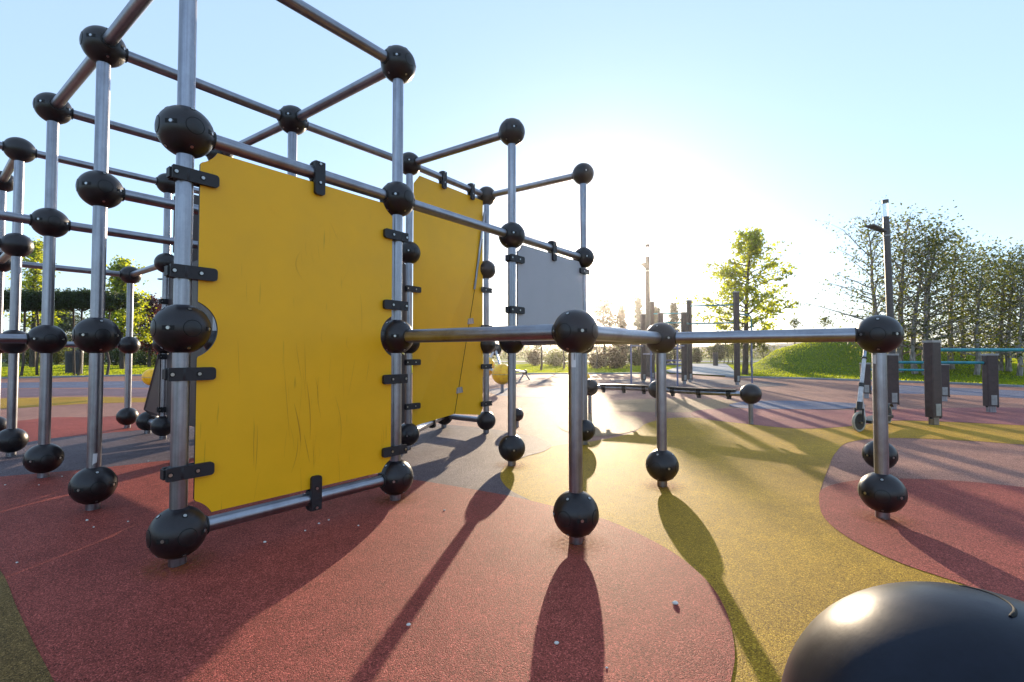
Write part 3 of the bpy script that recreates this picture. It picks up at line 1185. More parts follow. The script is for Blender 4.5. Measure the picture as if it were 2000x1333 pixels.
mb = MB().tube([Vector((0, 0, bp.z)) + ax * .09, Vector((0, 0, bp.z)) + ax * .9], .0305, 24)
mb.build("bar", M['post'], near)

# ------------------------------------------------------------ exercise posts


def rpost_mesh(h, w=.15, d=.10, foot=.09, key={}):
    k = (round(h, 2), w, d)
    if k in key:
        return key[k]
    mb = MB()
    out = []
    r = .016
    for cx, cy, a0 in ((w / 2 - r, d / 2 - r, 0), (-w / 2 + r, d / 2 - r, 90), (-w / 2 + r, -d / 2 + r, 180), (w / 2 - r, -d / 2 + r, 270)):
        for q in range(4):
            t_ = R(a0 + 30 * q)
            out.append((cx + r * math.cos(t_), cy + r * math.sin(t_)))
    n = len(out)
    vs = [(x, y, foot) for x, y in out] + [(x, y, h - .025) for x, y in out]
    mb.add(vs, [(q, (q + 1) % n, (q + 1) % n + n, q + n) for q in range(n)] + [tuple(range(n))[::-1]])
    key[k] = mb.mesh("post", M['brown'])
    return key[k]


def rpost(par, loc, h, rot, w=.15, d=.10, label=True):
    loc = Vector(loc)
    o = inst("post", rpost_mesh(h, w, d), par, Matrix.Translation(loc) @ Matrix.Rotation(rot, 4, 'Z'))
    mb = MB().box((-w / 2 - .003, -d / 2 - .003, h - .028), (w / 2 + .003, d / 2 + .003, h))
    mb.build("cap", M['capgrey'], o)
    mb = MB().box((-w * .28, -d * .3, -.05), (w * .28, d * .3, .10))
    mb.build("foot", M['post'], o)
    mb = MB().box((-w * .25, -d / 2 - .004, .11), (w * .25, -d / 2 + .001, .25))
    mb.build("plate", M['capgrey'], o)
    for sgn in (-1, 1):
        MB().tube([(sgn * (w / 2 + .006), -.02, .085), (sgn * (w / 2 - .01), -.02, .085)], .012, 8).build("foot_bolt", M['slot'], o)
    return o


# three low bars on the right
g1 = Gd(1824, 830)
g2, g2b = Gd(1743, 800), Gd(1936, 806)
g3, g3b = Gd(1691, 778), Gd(1843, 784)
lowbars = [
    (g1, g1 + Vector((2.0, .05, 0)), W(0, 665, g1.y).z, W(0, 684, g1.y).z, "tallest and nearest of three low exercise bars, teal rail running out of the frame"),
    (g2, g2b, W(0, 691, g2.y).z, W(0, 708, g2.y + .1).z, "middle low exercise bar with teal rail between two brown posts"),
    (g3, g3b, W(0, 709, g3.y).z, W(0, 722, g3.y).z, "lowest and farthest of the low exercise bars, partly hidden behind the others"),
]
for a, b, h, zb, lab in lowbars:
    t = thing("exercise_bar", lab, "exercise bar", a, group="low exercise bars beside the climbing frame")
    d = b - a
    az = math.atan2(d.y, d.x)
    rpost(t, (0, 0, 0), h, az + R(14))
    rpost(t, d, h, az + R(14))
    MB().tube([(0, 0, zb) + Vector((0, 0, 0)) if False else Vector((0, 0, zb)), d + Vector((0, 0, zb))], .021, 14).build("rail", M['teal'], t)

# pull-up station
pst = thing("pull_up_station", "tall brown pull-up posts with teal and blue bars on the far playground", "pull-up station", Gd(1347.5, 747))
PO = Vector(pst.location)
tall = [(1440, 752.5, 570), (1347.5, 747, 586.7), (1336.7, 750.6, 610), (1256.8, 748, 613), (1274.3, 744.6, 589), (1291.5, 749.5, 611)]
tp = []
for u, v, vt in tall:
    g = Gd(u, v)
    tp.append(g)
    rpost(pst, g - PO, W(0, vt, g.y).z, R(8), w=.125, d=.11)


def rail(p0, p1, m='teal', r=.022):
    MB().tube([p0 - PO, p1 - PO], r, 10).build("rail", M[m], pst)


def zz(g, v):
    return Vector((g.x, g.y, W(0, v, g.y).z))


rail(zz(tp[1], 598.3), zz(tp[0], 595.7))
rail(zz(tp[1], 632.8), zz(tp[0], 630.8))
rail(zz(tp[4], 613.3), zz(tp[1], 612))
rail(zz(tp[5], 631), zz(tp[2], 631))
rail(zz(tp[2], 631), zz(tp[1], 633))
rail(zz(tp[2], 680.5), zz(tp[5], 680.5), 'bluetube')
rail(zz(tp[2], 704.5), zz(tp[5], 704.5), 'bluetube')
rail(zz(tp[2], 712), zz(tp[5], 712), 'bluetube')
for u, v in ((1233, 753.6), (1272, 753.6), (1323.5, 755)):
    g = Gd(u, v)
    rail(g, g + Vector((0, 0, 1.45)), 'bluetube', .022)
g0, g1_, g2_ = Gd(1233, 753.6), Gd(1272, 753.6), Gd(1323.5, 755)
rail(zz(g0, 676), zz(tp[3], 676), 'bluetube')
rail(zz(g1_, 692), zz(tp[4], 692), 'bluetube')
rail(zz(g1_, 692), zz(tp[3], 692), 'bluetube')
rail(zz(g2_, 676), zz(tp[2], 676), 'bluetube')
g = Gd(1469, 749)
hb = W(0, 614, 12.9).z
a_ = Vector((tp[0].x, tp[0].y, hb))
b_ = Vector((g.x - .08, g.y - .05, hb))
c_ = Vector((g.x, g.y, hb - .1))
MB().tube([a_ - PO, b_ - PO, Vector((g.x - .02, g.y - .01, hb - .03)) - PO, c_ - PO, Vector((g.x, g.y, 1.2)) - PO], .02, 10).build("rail", M['teal'], pst)
MB().tube([Vector((g.x, g.y, 1.2)) - PO, Vector((g.x, g.y, -.03)) - PO], .02, 10).build("rail", M['bluetube'], pst)

# ------------------------------------------------------------ yellow ball climbers


def yball(par, c, r, PO_):
    o = MB().sphere((0, 0, 0), r, 36, 20).build("yellow_ball", M['yball'], par)
    o.location = c - PO_
    MB().tube([Vector((0, 0, -r * .02)) + Vector((r * 1.003 * math.cos(t_), r * 1.003 * math.sin(t_), 0)) for t_ in np.linspace(0, 2 * math.pi, 37)], .004, 5, caps=False).build("seam_ring", M['capgrey'], o)
    if c.z - r > 0.05:
        MB().tube([(0, 0, -c.z - .03), (0, 0, -r * .9)], .035, 14).build("post", M['post'], o)
    return o


b1, b2 = W(981, 731, 10.2), W(946, 716, 11.0)
b3 = W(968, 683, 11.6)
b4 = W(1025, 733, 15.1)
b4.z = .25
yc = thing("ball_climber", "yellow ball climber with pale pipes seen between the far posts", "ball climber", (b1.x, b1.y, 0))
YO = Vector(yc.location)
yball(yc, b1, .225, YO)
yball(yc, b2, .25, YO)
MB().sphere(b3 - YO, .15, 24, 14).build("black_ball", M['ball'], yc)
MB().sphere(b4 - YO, .085, 20, 12).build("black_ball", M['ball'], yc)
for p, q, r_ in ((b1, b2, .035), (b2, b3, .03), (b3, W(955, 660, 11.8), .03), (b3, W(985, 668, 12), .03), (b1 + Vector((.1, .1, .1)), b4, .03), (b3, b1, .03)):
    MB().tube([p - YO, q - YO], r_, 10).build("pipe", M['white'], yc)
for s in (-1, 1):
    MB().tube([b4 - YO, Vector((b4.x + s * .16, b4.y, 0)) - YO], .022, 8).build("leg", M['post'], yc)
b5 = W(297, 737, 9.6)
y2 = thing("ball_climber", "single yellow ball on a short post at the far left behind the panel wing", "ball climber", (b5.x, b5.y, 0))
yball(y2, b5, .17, Vector(y2.location))
b6 = W(1142, 738, 11.5)
y3 = thing("ball_climber", "small yellow ball just right of the farthest steel post", "ball climber", (b6.x, b6.y, 0))
yball(y3, b6, .13, Vector(y3.location))

# ------------------------------------------------------------ kick scooter
fw, rw = Vector((3.71, 5.06, 0)), Vector((4.52, 5.68, 0))
scoot = thing("kick_scooter", "white electric kick scooter parked behind the right hand post", "scooter", fw)
SD = (rw - fw).normalized()
saz = math.atan2(SD.y, SD.x)
scoot.rotation_euler = (0, 0, saz)
Ls = (rw - fw).length
rwh = .108


def wheel(x, steer=0.0):
    o = bpy.data.objects.new("wheel", None)
    link(o, scoot)
    o.location = (x, 0, rwh)
    o.rotation_euler = (0, 0, steer)
    ring = [Vector((math.cos(t_), 0, math.sin(t_))) * (rwh - .013) for t_ in np.linspace(0, 2 * math.pi, 33)]
    MB().tube(ring, .014, 10, caps=False).build("tyre", M['tyre'], o)
    mb = MB().tube([(0, -.012, 0), (0, .012, 0)], rwh - .024, 28)
    mb.build("rim", M['black'], o)
    MB().tube([(0, -.03, 0), (0, .03, 0)], .014, 10).build("hub", M['bolt'], o)


wheel(0, R(-14))
wheel(Ls)
mb = MB().box((.13, -.075, .085), (Ls - .1, .075, .115))
mb.build("deck", M['black'], scoot)
MB().tube([(.13, 0, .12), (.06, 0, .36)], [.03, .024], 12).build("neck", M['white'], scoot)
hx = .33
st0, st1 = Vector((.03, 0, .30)), Vector((hx, 0, 1.10))
for s in (-1, 1):
    MB().tube([(0, s * .035, rwh), (.02, s * .035, .25)], .010, 8).build("fork", M['black'], scoot)
MB().tube([Vector((.012, 0, .235)), st0.lerp(st1, .02)], .028, 14).build("fork_crown", M['black'], scoot)
MB().tube([st0, st0.lerp(st1, .22)], .023, 14).build("stem", M['white'], scoot)
MB().tube([st0.lerp(st1, .22), st0.lerp(st1, .27)], .026, 14).build("folding_joint", M['black'], scoot)
MB().tube([st0.lerp(st1, .27), st0.lerp(st1, .60)], .019, 14).build("stem", M['white'], scoot)
MB().tube([st0.lerp(st1, .60), st0.lerp(st1, .62)], .027, 14).build("stem_collar", M['black'], scoot)
MB().tube([st0.lerp(st1, .62), st1], .016, 12).build("stem_tube", M['post'], scoot)
MB().tube([st1 + Vector((0, -.19, 0)), st1 + Vector((0, .19, 0))], .013, 10).build("handlebar", M['black'], scoot)
MB().tube([(.30, .05, .09), (.36, .14, .02), (.40, .16, .004)], .007, 8).build("kickstand", M['black'], scoot)
arc = [Vector((Ls + math.cos(t_) * (rwh + .02), 0, rwh + math.sin(t_) * (rwh + .02))) for t_ in np.linspace(R(40), R(150), 10)]
mb = MB()
vs, fs = [], []
for p in arc:
    vs += [p + Vector((0, -.03, 0)), p + Vector((0, .03, 0)), p * 1.0 + Vector((0, .03, .006)), p + Vector((0, -.03, .006))]
for k in range(len(arc) - 1):
    for e in range(4):
        fs.append((4 * k + e, 4 * k + (e + 1) % 4, 4 * k + 4 + (e + 1) % 4, 4 * k + 4 + e))
mb.add(vs, fs)
mb.build("mudguard", M['black'], scoot)

# ------------------------------------------------------------ lamp posts


def lamp(u, Y, vtop, lab, w=.09, arm=-.36, side=True):
    base = Vector(((u - 1000) / F * Y, Y, 0))
    h = W(0, vtop, Y).z
    t = thing("lamp_post", lab, "lamp post", base, group="lamp posts")
    MB().tube([(0, 0, -.05), (0, 0, h - .62)], [w, w * .86], 18).build("pole", M['pole'], t)
    MB().tube([(0, 0, h - .62), (0, 0, h - .47)], w * .8, 18).build("collar", M['pole'], t)
    MB().tube([(0, 0, h - 1.02), (0, 0, h - .98)], w * 1.0, 18).build("ring", M['capgrey'], t)
    MB().tube([(0, 0, h - .47), (0, 0, h - .09)], w * .82, 18).build("glass_tube", M['glass'], t)
    MB().tube([(0, 0, h - .09), (0, 0, h)], w * .86, 18).build("top_cap", M['pole'], t)
    if side:
        mb = MB()
        x0, x1 = -w * .7, arm
        mb.add([(x0, -.09, h - .90), (x0, .09, h - .90), (x1 - .1, .02, h - .74), (x1 + .06, -.14, h - .74),
                (x0, -.09, h - .85), (x0, .09, h - .85), (x1 - .1, .02, h - .70), (x1 + .06, -.14, h - .70)],
               [(0, 3, 2, 1), (4, 5, 6, 7), (0, 1, 5, 4), (1, 2, 6, 5), (2, 3, 7, 6), (3, 0, 4, 7)])
        mb.build("side_lamp_head", M['pole'], t)
    return t


l1 = lamp(1743, 13.0, 391, "brown lamp post with clear glass top among the birch trees on the right", arm=-.5)
l1.rotation_euler = (0, R(-1.2), 0)
lamp(1266, 17.5, 478, "hazy lamp post beside the pull-up station in front of the low sun", w=.095, arm=-.16)
t = W(320, 547, 31)
t3 = thing("lamp_post", "thin far lamp post with flat head left of the nearest steel post", "lamp post", (t.x, t.y, 0))
MB().tube([(0, 0, 0), (0, 0, t.z)], [.06, .04], 10).build("pole", M['pole'], t3)
MB().box((-.35, -.1, t.z), (.30, .1, t.z + .09)).build("lamp_head", M['pole'], t3)

# ------------------------------------------------------------ bins
bin_spots = [(138, 732, .36, .95, "left one of two dark litter bins under the clipped trees"), (153, 733, .28, .97, "right one of two dark litter bins under the clipped trees"),
             (1397.5, 716, .34, .95, "dark litter bin beside the far end of the paved path")]
for u, v, w_, h_, lab in bin_spots:
    g = Gd(u, v)
    t = thing("litter_bin", lab, "litter bin", g, group="dark litter bins")
    MB().tube([(0, 0, .03), (0, 0, h_ * .9)], [w_ * .46, w_ * .5], 16).build("body", M['bin'], t)
    MB().tube([(0, 0, h_ * .9), (0, 0, h_)], [w_ * .54, w_ * .5], 16).build("rim", M['pole'], t)

# ------------------------------------------------------------ low pavilion far left
g = W(150, 690, 60)
pav = thing("pavilion", "low flat roofed pavilion with columns beyond the lawn at left", "pavilion", (g.x, g.y, 0))
MB().box((-9, 0, 1.6), (8, 4, 1.9)).build("roof", M['roof'], pav)
MB().box((-8.5, 3, 0), (7.5, 3.3, 1.6)).build("wall", M['wall'], pav)
MB().box((-9, -.6, 0), (8, 3, .12)).build("floor_slab", M['wall'], pav)
for k in range(9):
    MB().box((-8.5 + k * 2, .2, .12), (-8.3 + k * 2, .4, 1.6)).build("column", M['wall'], pav)
for k in range(5):
    MB().box((-7 + k * 3, 2.96, .5), (-5.8 + k * 3, 3.0, 1.4)).build("window", M['window'], pav)


# ------------------------------------------------------------ foliage
def leaves(name, centers, spread, per, size, m, parent, flat=0.0, squash=1.0):
    """leaf sized diamond faces in clumps"""
    C = np.asarray(centers, float)
    n = len(C) * per
    c = np.repeat(C, per, 0)
    sp = np.repeat(np.asarray(spread, float).reshape(-1), per) if np.ndim(spread) else np.full(n, spread)
    g = rng.normal(size=(n, 3)) * 0.5
    g[:, 2] *= squash
    p = c + g * sp[:, None]
    a = rng.normal(size=(n, 3))
    a /= np.linalg.norm(a, axis=1)[:, None]
    b = rng.normal(size=(n, 3))
    b[:, 2] *= (1 - flat)
    b -= a * (a * b).sum(1)[:, None]
    b /= np.linalg.norm(b, axis=1)[:, None]
    s = size * rng.uniform(.6, 1.3, size=(n, 1))
    fold = np.cross(a, b) * s * .18
    V_ = np.stack([p - a * s, p + b * s * .55 + fold, p + a * s, p - b * s * .55 + fold], 1).reshape(-1, 3)
    Fq_ = np.arange(n * 4).reshape(n, 4)
    me = tri_mesh(name, V_, Fq_, m)
    return inst(name, me, parent)


def grow(height, clear, width, nl, shape, rnd, lean=0.0, droop=0.0, up=0.5, core=1, twigs=2):
    """returns limb paths (points, radii) and twig tips"""
    limbs, tips = [], []
    tr = [Vector((lean * (z / height) ** 2 + rnd.uniform(-.03, .03), rnd.uniform(-.03, .03), z)) for z in np.linspace(0, height * .96, 9)]
    r0 = 0.018 * height + .015
    limbs.append((tr, [r0 * (1 - .88 * q / 8) for q in range(9)]))

    def trunk_at(z):
        q = max(0, min(7.999, z / (height * .96) * 8))
        i_ = int(q)
        return tr[i_].lerp(tr[i_ + 1], q - i_)
    for k in range(nl):
        t_ = clear + (1 - clear) * ((k + rnd.random()) / nl) ** .9
        z = t_ * height * .95
        rel = (t_ - clear) / (1 - clear)
        w = width * shape(rel) * rnd.uniform(.55, 1.15)
        az = k * 2.4 + rnd.uniform(-.5, .5)
        base = trunk_at(z)
        rise = w * (up * (0.5 + rel)) + rnd.uniform(-.1, .1)
        d = Vector((math.cos(az), math.sin(az), 0))
        pts = [base]
        m_ = 4
        for q in range(1, m_ + 1):
            f = q / m_
            pts.append(base + d * (w * f) + Vector((rnd.uniform(-.06, .06), rnd.uniform(-.06, .06), rise * f - droop * w * f * f + rnd.uniform(-.04, .04))))
        rr_ = max(.006, r0 * .32 * (1 - .6 * rel))
        limbs.append((pts, [rr_ * (1 - .8 * q / m_) for q in range(m_ + 1)]))
        for q in range(1, m_ + 1):
            if q < core:
                continue
            tips.append(pts[q])
            for _ in range(twigs):
                o_ = Vector((rnd.gauss(0, 1), rnd.gauss(0, 1), rnd.gauss(0, .7))).normalized() * (w * rnd.uniform(.12, .34))
                tw = pts[q] + o_
                tips.append(tw)
                if rnd.random() < .9:
                    limbs.append(([pts[q], pts[q].lerp(tw, .5) + Vector((0, 0, .02)), tw], [rr_ * .3, rr_ * .2, .003]))
    tips.append(tr[-1])
    tips.append(tr[-1] + Vector((0, 0, height * .03)))
    return limbs, tips


def tree(name, label, cat, base, height, clear, width, nl, per, leaf, m, barkm='bark', shape=None, lean=0, droop=0, up=.5, spread=.3, seed=0, group=None, stems=1, squash=.8, core=1, twigs=2, taper=0.0):
    rnd = random.Random(seed)
    t = thing(name, label, cat, base, group)
    shape = shape or (lambda r: math.sin(min(1, r * .86 + .16) * math.pi) ** .7)
    tips = []
    mb = MB()
    for s in range(stems):
        off = Vector((rnd.uniform(-.25, .25), rnd.uniform(-.25, .25), 0)) if stems > 1 else Vector((0, 0, 0))
        limbs, tp_ = grow(height * (rnd.uniform(.8, 1) if stems > 1 else 1), clear, width, nl, shape, rnd, lean + off.x * 1.5, droop, up, core, twigs)
        for pts, rads in limbs:
            mb.tube([p + off for p in pts], rads, 7 if len(pts) > 5 else 5, caps=False)
        tips += [p + off for p in tp_]
    mb.build("trunk", M[barkm], t)
    cc = [tuple(p) for p in tips]
    sp = [spread * rnd.uniform(.5, 1.35) for _ in cc]
    if taper:
        cc = [c for c in cc if rnd.random() > taper * max(0, (c[2] / height - .62) / .38)]
        sp = [spread * rnd.uniform(.5, 1.35) for _ in cc]
    leaves("crown", cc, sp, per, leaf, M[m], t, squash=squash)
    return t


def gpos(u, Y):
    x = (u - 1000) / F * Y
    z = float(hground(np.array([x]), np.array([Y]))[0])
    return Vector((x, Y, z))


# big bright tree right of centre
tree("plane_tree", "bright green backlit tree standing behind the pull-up station", "tree", gpos(1456, 18.2), 5.75, .27, 1.75, 46, 15, .074, 'leaf_bright',
     seed=14, lean=.32, spread=.25, up=.42, core=2, twigs=2, shape=lambda r: float(np.interp(r, [0, .25, .5, .68, .85, 1], [.78, 1.0, .88, .5, .34, .16])), taper=.6)
# birches on the right
birch = [(1712, 17.0, 5.4, 1.9, 1), (1762, 16.2, 5.7, 1.9, 2), (1806, 15.8, 5.2, 1.8, 3), (1858, 16.6, 4.5, 1.8, 4), (1908, 15.6, 3.7, 1.7, 5), (1952, 16.4, 4.4, 1.6, 6), (1990, 15.4, 3.5, 1.7, 7), (2045, 16.0, 3.7, 1.8, 8), (1880, 18.5, 4.1, 2.0, 9), (1970, 19, 3.9, 2.2, 10)]
blab = ["leftmost birch with sparse drooping twigs left of the lamp post", "tall birch right behind the brown lamp post", "birch standing just right of the lamp post",
        "birch above the tallest exercise bar post", "birch behind the right end of the middle exercise bar", "birch third from the right picture edge",
        "birch at the right picture edge", "rightmost birch cut off by the picture edge", "birch standing deeper in the grove, behind the front row", "birch deep in the grove near the right picture edge"]
for (u, Y, h, w, s), lab in zip(birch, blab):
    sparse = s == 1
    tree("birch_tree", lab, "tree", gpos(u, Y), h, .12 if not sparse else .28, w * (1.1 if sparse else 1.05), 30 if not sparse else 25, 5, .050, 'leaf_mid', 'birch',
         seed=20 + s, lean=.25 if s > 1 else -.25, droop=.25 if not sparse else .1, up=.8, spread=.46 if not sparse else .3, stems=2 if s in (2, 3, 6) else 1, group="birch trees behind the exercise bars",
         shape=lambda r: (1 - r) ** .5 * .9 + .12)
# conifers and small trees behind the frame, right of centre
cone = lambda r: (1 - r) * .95 + .06
con = [(1180, 30, 562, 1.5, 'bush_brown', "dusty golden conifer right of the farthest steel post"), (1215, 34, 596, .6, 'bush_brown', "small pale conifer between the golden conifer and the lamp post"),
       (1247, 33, 577, .55, 'needle', "slender young conifer just left of the lamp post"), (1283, 36, 596, .5, 'needle', "slender conifer just right of the lamp post"),
       (1317, 34, 590, .55, 'needle', "young conifer behind the teal pull-up rails")]
for k, (u, Y, vt, w, m_, lab) in enumerate(con):
    g = gpos(u, Y)
    tree("conifer_tree", lab, "tree", g, W(0, vt, Y).z - g.z, .12, w * (1.7 if k == 0 else 1.35), 34, 9, .07 if k else .085, m_, seed=40 + k, up=.1, droop=.15, spread=.26, shape=cone)
# pale pine at the end of path
g = gpos(1402, 40)
tree("pine_tree", "pale sparse pine near the far litter bin", "tree", g, 1.55, .3, .9, 16, 8, .09, 'needle', seed=55, up=.2, spread=.3)
# bushes
bush_spots = [
    (1200, 26, .95, 1.5, 'bush_brown', "round reddish brown bush under the golden conifer"), (1165, 27, .75, 1.0, 'bush_brown', "twiggy brown bush left of the round reddish bush"),
    (1085, 31, 1.0, 1.9, 'leaf_mid', "loose green bush just left of the near ball post"), (1045, 33, 1.05, 1.2, 'bush_brown', "dark bush right of the middle steel post"),
    (1240, 33, .95, 1.2, 'leaf_dark', "dark bush left of the lamp post base"), (1296, 35, .9, 1.2, 'leaf_dark', "dark bush behind the pull-up posts"),
    (1361, 42, 1.15, .95, 'leaf_dark', "cone shaped dark shrub at the left side of the paved path"),
    (322, 26, .85, 1.3, 'leaf_mid', "low green shrub under the purple leaved tree"), (285, 27, 1.0, 1.4, 'leaf_dark', "dark shrub beneath the purple leaved tree"),
    (25, 33, 2.1, 2.4, 'leaf_dark', "dark bushy shrub at the left picture edge"), (110, 36, 1.9, 2.2, 'leaf_mid', "green shrub behind the clipped trees"),
    (175, 30, 1.4, 1.8, 'leaf_mid', "green shrub between the clipped tree trunks"), (60, 30, 1.6, 1.5, 'leaf_mid', "leafy shrub left of the clipped tree trunks"),
    (225, 31, 1.5, 2.0, 'leaf_dark', "dark shrub behind the far left ball post"), (260, 32, 1.7, 2.0, 'leaf_dark', "dark tall shrub left of the purple leaved tree")]
for k, (u, Y, h, w, m_, lab) in enumerate(bush_spots):
    rnd = random.Random(70 + k)
    base = gpos(u, Y)
    t = thing("bush", lab, "bush", base)
    mb = MB()
    tips = []
    for s in range(26):
        az = rnd.uniform(0, 6.28)
        e = rnd.uniform(.25, 1.5)
        end = Vector((math.cos(az) * math.cos(e) * w * .5, math.sin(az) * math.cos(e) * w * .5, max(.1, math.sin(e) * h * (.95 if k != 6 else 1.1))))
        mb.tube([(0, 0, -.05), end * .5 + Vector((0, 0, .05)), end], [.015, .01, .003], 4, caps=False)
        for f in (.35, .55, .75, .92):
            tips.append(tuple(end * f + Vector((0, 0, .04))))
    mb.build("stems", M['bark'], t).name = "stem"
    leaves("foliage", tips, w * .26, 20, .055 if Y < 34 else .075, M[m_], t, squash=.7)

# young slim trees whose trunks show on the far lawn
tr_spots = [(1057.5, 724, 27), (1101, 722, 27), (1166, 722.5, 26), (1049, 709, 28), (1452, 724, 22), (1467, 731, 19), (1436, 714, 30), (1430, 712, 32), (1422, 711, 34), (1414, 710, 36), (1490, 715, 26),
            (1220, 713, 33), (1204, 709, 40), (1237, 708, 40), (1388, 708, 44)]
for k, (u, v, vtwd) in enumerate(tr_spots):
    g = Gd(u, v)
    g = gpos(u, min(46, g.y))
    small = u < 1300
    lab = ["slim young tree trunk on the lawn left of the near ball post", "slim young tree on the lawn directly left of the near ball", "slim leaning young tree in front of the round reddish bush",
           "slim young tree farther back on the lawn near the middle post", "slim trunk beside the tall pull-up post", "thin dark trunk just left of the blue bent tube",
           "first slim trunk of the row along the path", "second slim trunk of the row along the path", "third slim trunk of the row along the path", "farthest slim trunk of the row along the path",
           "slim trunk at the foot of the grass mound", "slim young tree left of the lamp post", "distant slim young tree left of the lamp post", "distant slim young tree right behind the lamp post", "distant slim young tree by the far litter bin"][k]
    tree("young_tree", lab, "tree", g, {0: 2.6, 1: 2.5, 2: 2.3}.get(k, 1.9 if small else 1.55), .62, .5, 9, 4, .06, 'leaf_mid', seed=100 + k, spread=.22)

# trees on the left
umb = [(-40, 17.0), (38, 16.9), (78, 17.3), (150, 17.7), (206, 17.9)]
ulab = ["leftmost flat clipped tree, cut by the picture edge", "second flat clipped tree from the left edge", "flat clipped tree with twin trunks left of the litter bins",
        "flat clipped tree directly above the litter bins", "rightmost flat clipped tree of the row"]
for k, ((u, Y), lab) in enumerate(zip(umb, ulab)):
    rnd = random.Random(200 + k)
    base = gpos(u, Y)
    t = thing("clipped_tree", lab, "tree", base, "flat clipped trees on the left lawn")
    ztop, zbot = W(0, 573 - (2 if k == 3 else 0), Y).z - base.z, W(0, 604, Y).z - base.z
    mb = MB()
    for s in range(2):
        o_ = (s - .5) * .16
        mb.tube([(o_, 0, -.05), (o_ * 1.6 + .03, 0, .5), (o_ * .8 + rnd.uniform(-.1, .1), .02, 1.2), (o_ * 2.0, 0, zbot + .05)], [.045, .038, .034, .03], 8)
        for q in range(8):
            az = rnd.uniform(0, 6.28)
            mb.tube([(o_ * 2.0, 0, zbot - .1), (o_ * 2 + math.cos(az) * .4, math.sin(az) * .4, zbot + .15), (o_ * 2 + math.cos(az) * .75, math.sin(az) * .75, zbot + .3)], [.02, .013, .005], 5, caps=False)
    mb.build("trunk", M['bark'], t)
    tips = []
    hw = .78
    for q in range(420):
        tips.append((rnd.uniform(-hw, hw), rnd.uniform(-.7, .7), rnd.uniform(zbot + .07, ztop - .05)))
    leaves("crown", tips, .14, 26, .042, M['leaf_dark'], t)
g = gpos(64, 24)
tree("maple_tree", "tall slender tree rising above the clipped trees at left", "tree", g, W(0, 470, 24).z, .3, .95, 34, 8, .085, 'leaf_bright', seed=301, spread=.28, up=.2, shape=lambda r: (1 - r) ** .55 * .9 + .12)
g = gpos(238, 23)
tree("maple_tree", "green tree with narrow top behind the far left ball post", "tree", g, W(0, 512, 23).z, .3, 1.25, 40, 12, .085, 'leaf_bright', seed=302, spread=.32, up=.2, shape=lambda r: .95 if r < .55 else .3)
g = gpos(292, 25)
tree("plum_tree", "purple leaved tree left of the nearest steel post", "tree", g, W(0, 585, 25).z, .2, 1.15, 34, 10, .075, 'leaf_red', seed=303, spread=.3)
g = gpos(315, 30)
tree("conifer_tree", "dark narrow conifer beside the purple leaved tree", "tree", g, W(0, 597, 30).z, .1, .8, 30, 10, .08, 'needle', seed=304, shape=cone, up=.15, spread=.28)
g = gpos(115, 38)
tree("olive_tree", "grey green rounded tree far behind the clipped trees", "tree", g, W(0, 605, 38).z, .25, 2.0, 34, 12, .11, 'needle', seed=305, spread=.5)
for k, (u, Y, vt, lab) in enumerate(((1553, 34, 622, "small treetop showing behind the grass mound, leftmost"), (1612, 34, 618, "small treetop showing behind the grass mound, right of the other"))):
    g = gpos(u, Y)
    tree("young_tree", lab, "tree", g, W(0, vt, Y).z, .82, .42, 6, 3, .07, 'leaf_mid', seed=320 + k, spread=.25)

# far treeline as one mass
C_ = []
for q in range(1500):
    x = rng.uniform(-140, 150)
    y = rng.uniform(78, 96)
    hgt = 2.0 + 1.0 * math.sin(x * .13) + .6 * math.sin(x * .41 + 1)
    if x < -25:
        hgt += 2.2
    elif x < 70:
        hgt *= .45
    C_.append((x, y, rng.uniform(0, max(.6, hgt))))
o = leaves("far_woodland", C_, 1.6, 16, .28, M['leaf_mid'], None)
o['kind'] = 'stuff'
o['label'] = "far woodland and scrub along the edge of the park"

# grass blades over the lawns
Nb = 420000
X = rng.uniform(-30, 27, Nb)
Yv = 10 + 26 * rng.random(Nb) ** 1.3
keep = (np.abs(X) < Yv * 1.18 + 1)
X, Yv = X[keep], Yv[keep]
d = in_poly_dist(X, Yv, play_poly)
pd = in_poly_dist(X, Yv, pp)
k_ = (d > .1) & (pd > .08)
X, Yv = X[k_], Yv[k_]
Zv = hground(X, Yv)
n = len(X)
hh = rng.uniform(.025, .055, n) * (1 + .25 * np.sin(X * 1.3) * np.cos(Yv * 1.1))
az = rng.uniform(0, np.pi, n)
wd = rng.uniform(.010, .02, n)
lean = rng.normal(0, .025, (n, 2))
v0 = np.stack([X - np.cos(az) * wd, Yv - np.sin(az) * wd, Zv - .005], 1)
v1 = np.stack([X + np.cos(az) * wd, Yv + np.sin(az) * wd, Zv - .005], 1)
v2 = np.stack([X + lean[:, 0], Yv + lean[:, 1], Zv + hh], 1)
Vg = np.stack([v0, v1, v2], 1).reshape(-1, 3)
o = inst("grass", tri_mesh("grass", Vg, np.arange(n * 3).reshape(n, 3), M['grassblade']))
o['kind'] = 'stuff'
o['label'] = "short mown lawn grass around the playground"

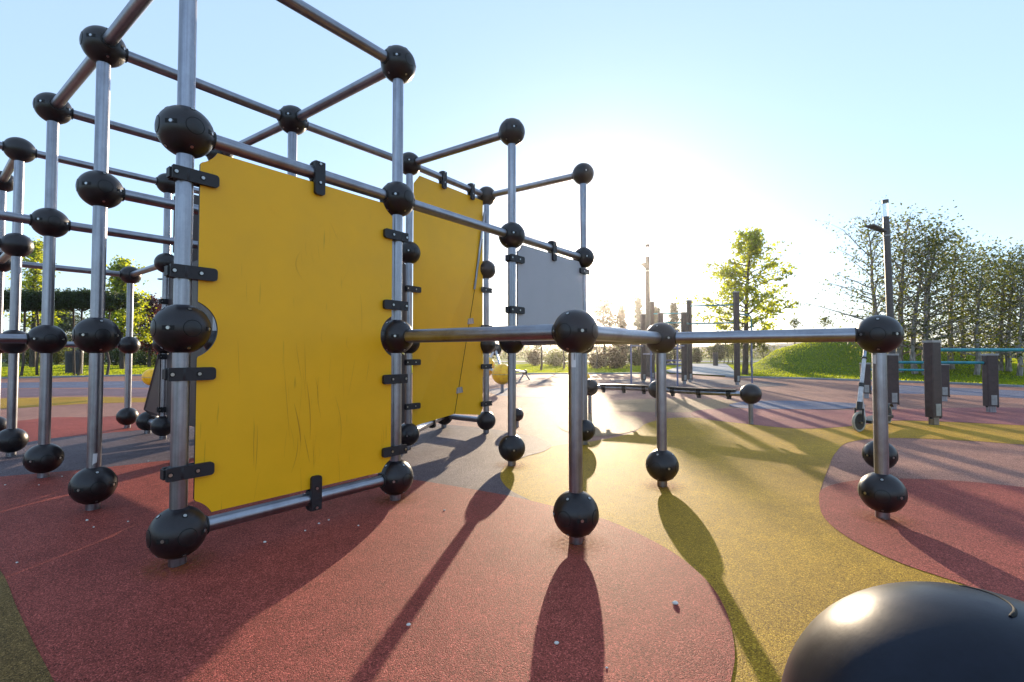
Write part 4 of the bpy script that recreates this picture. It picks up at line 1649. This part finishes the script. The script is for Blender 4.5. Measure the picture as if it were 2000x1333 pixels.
# ------------------------------------------------------------ pebbles
peb = [(1319, 1184, .0085, "largest white pebble on the red rubber near the yellow edge"), (1087, 1262, .006, "white pebble lying in the shadow of the near ball"),
       (798, 1226, .006, "white pebble on the shadow line of the middle post"), (170, 1020, .006, "pale pebble in front of the second left post foot"),
       (183, 1033, .004, "tiny pebble just below the pale pebble at the second left post foot"), (250, 1022, .004, "tiny pebble between the second left post foot and the nearest ball"), (517, 1063, .006, "pale pebble under the big yellow panel"), (596, 1040, .004, None),
       (623, 1026, .005, None), (642, 1019, .004, None), (1185, 1310, .003, "tiny pebble at the bottom edge right of the near ball shadow"), (33, 1103, .004, "tiny pebble near the olive rubber corner at the left edge"), (290, 903, .005, "pale pebble on the line between grey and red rubber"), (868, 1000, .005, "pale pebble on sunlit red rubber between two post shadows"), (700, 1030, .004, None), (10, 950, .005, None), (76, 950, .004, None), (121, 933, .004, None)]
for k, (u, v, r_, lab) in enumerate(peb):
    g = Gd(u, v)
    rnd = random.Random(400 + k)
    mb = MB().sphere((0, 0, 0), r_, 10, 7, sq=(1.2, .8, .7))
    mb.v = [(x * rnd.uniform(.85, 1.15), y * rnd.uniform(.85, 1.15), z * rnd.uniform(.85, 1.15)) for x, y, z in mb.v]
    o = mb.build("pebble", M['pebble'])
    o.location = (g.x, g.y, .006 + r_ * .5)
    tag(o, lab or "tiny pale pebble scattered on the red rubber in the shade", "pebble", "pale pebbles on the rubber floor")

# ------------------------------------------------------------ haze
mh = bpy.data.materials.new("thin_haze")
mh.use_nodes = True
nt = mh.node_tree
nt.nodes.remove(nt.nodes["Principled BSDF"])
vol = nt.nodes.new("ShaderNodeVolumePrincipled")
vol.inputs["Color"].default_value = (0.97, 0.96, 0.98, 1)
vol.inputs["Density"].default_value = 0.0010
vol.inputs["Anisotropy"].default_value = 0.94
nt.links.new(vol.outputs[0], nt.nodes["Material Output"].inputs["Volume"])
mb = MB().box((-1000, -320, -1.6), (1000, 900, 15))
hz = mb.build("haze", mh)
hz['kind'] = 'stuff'
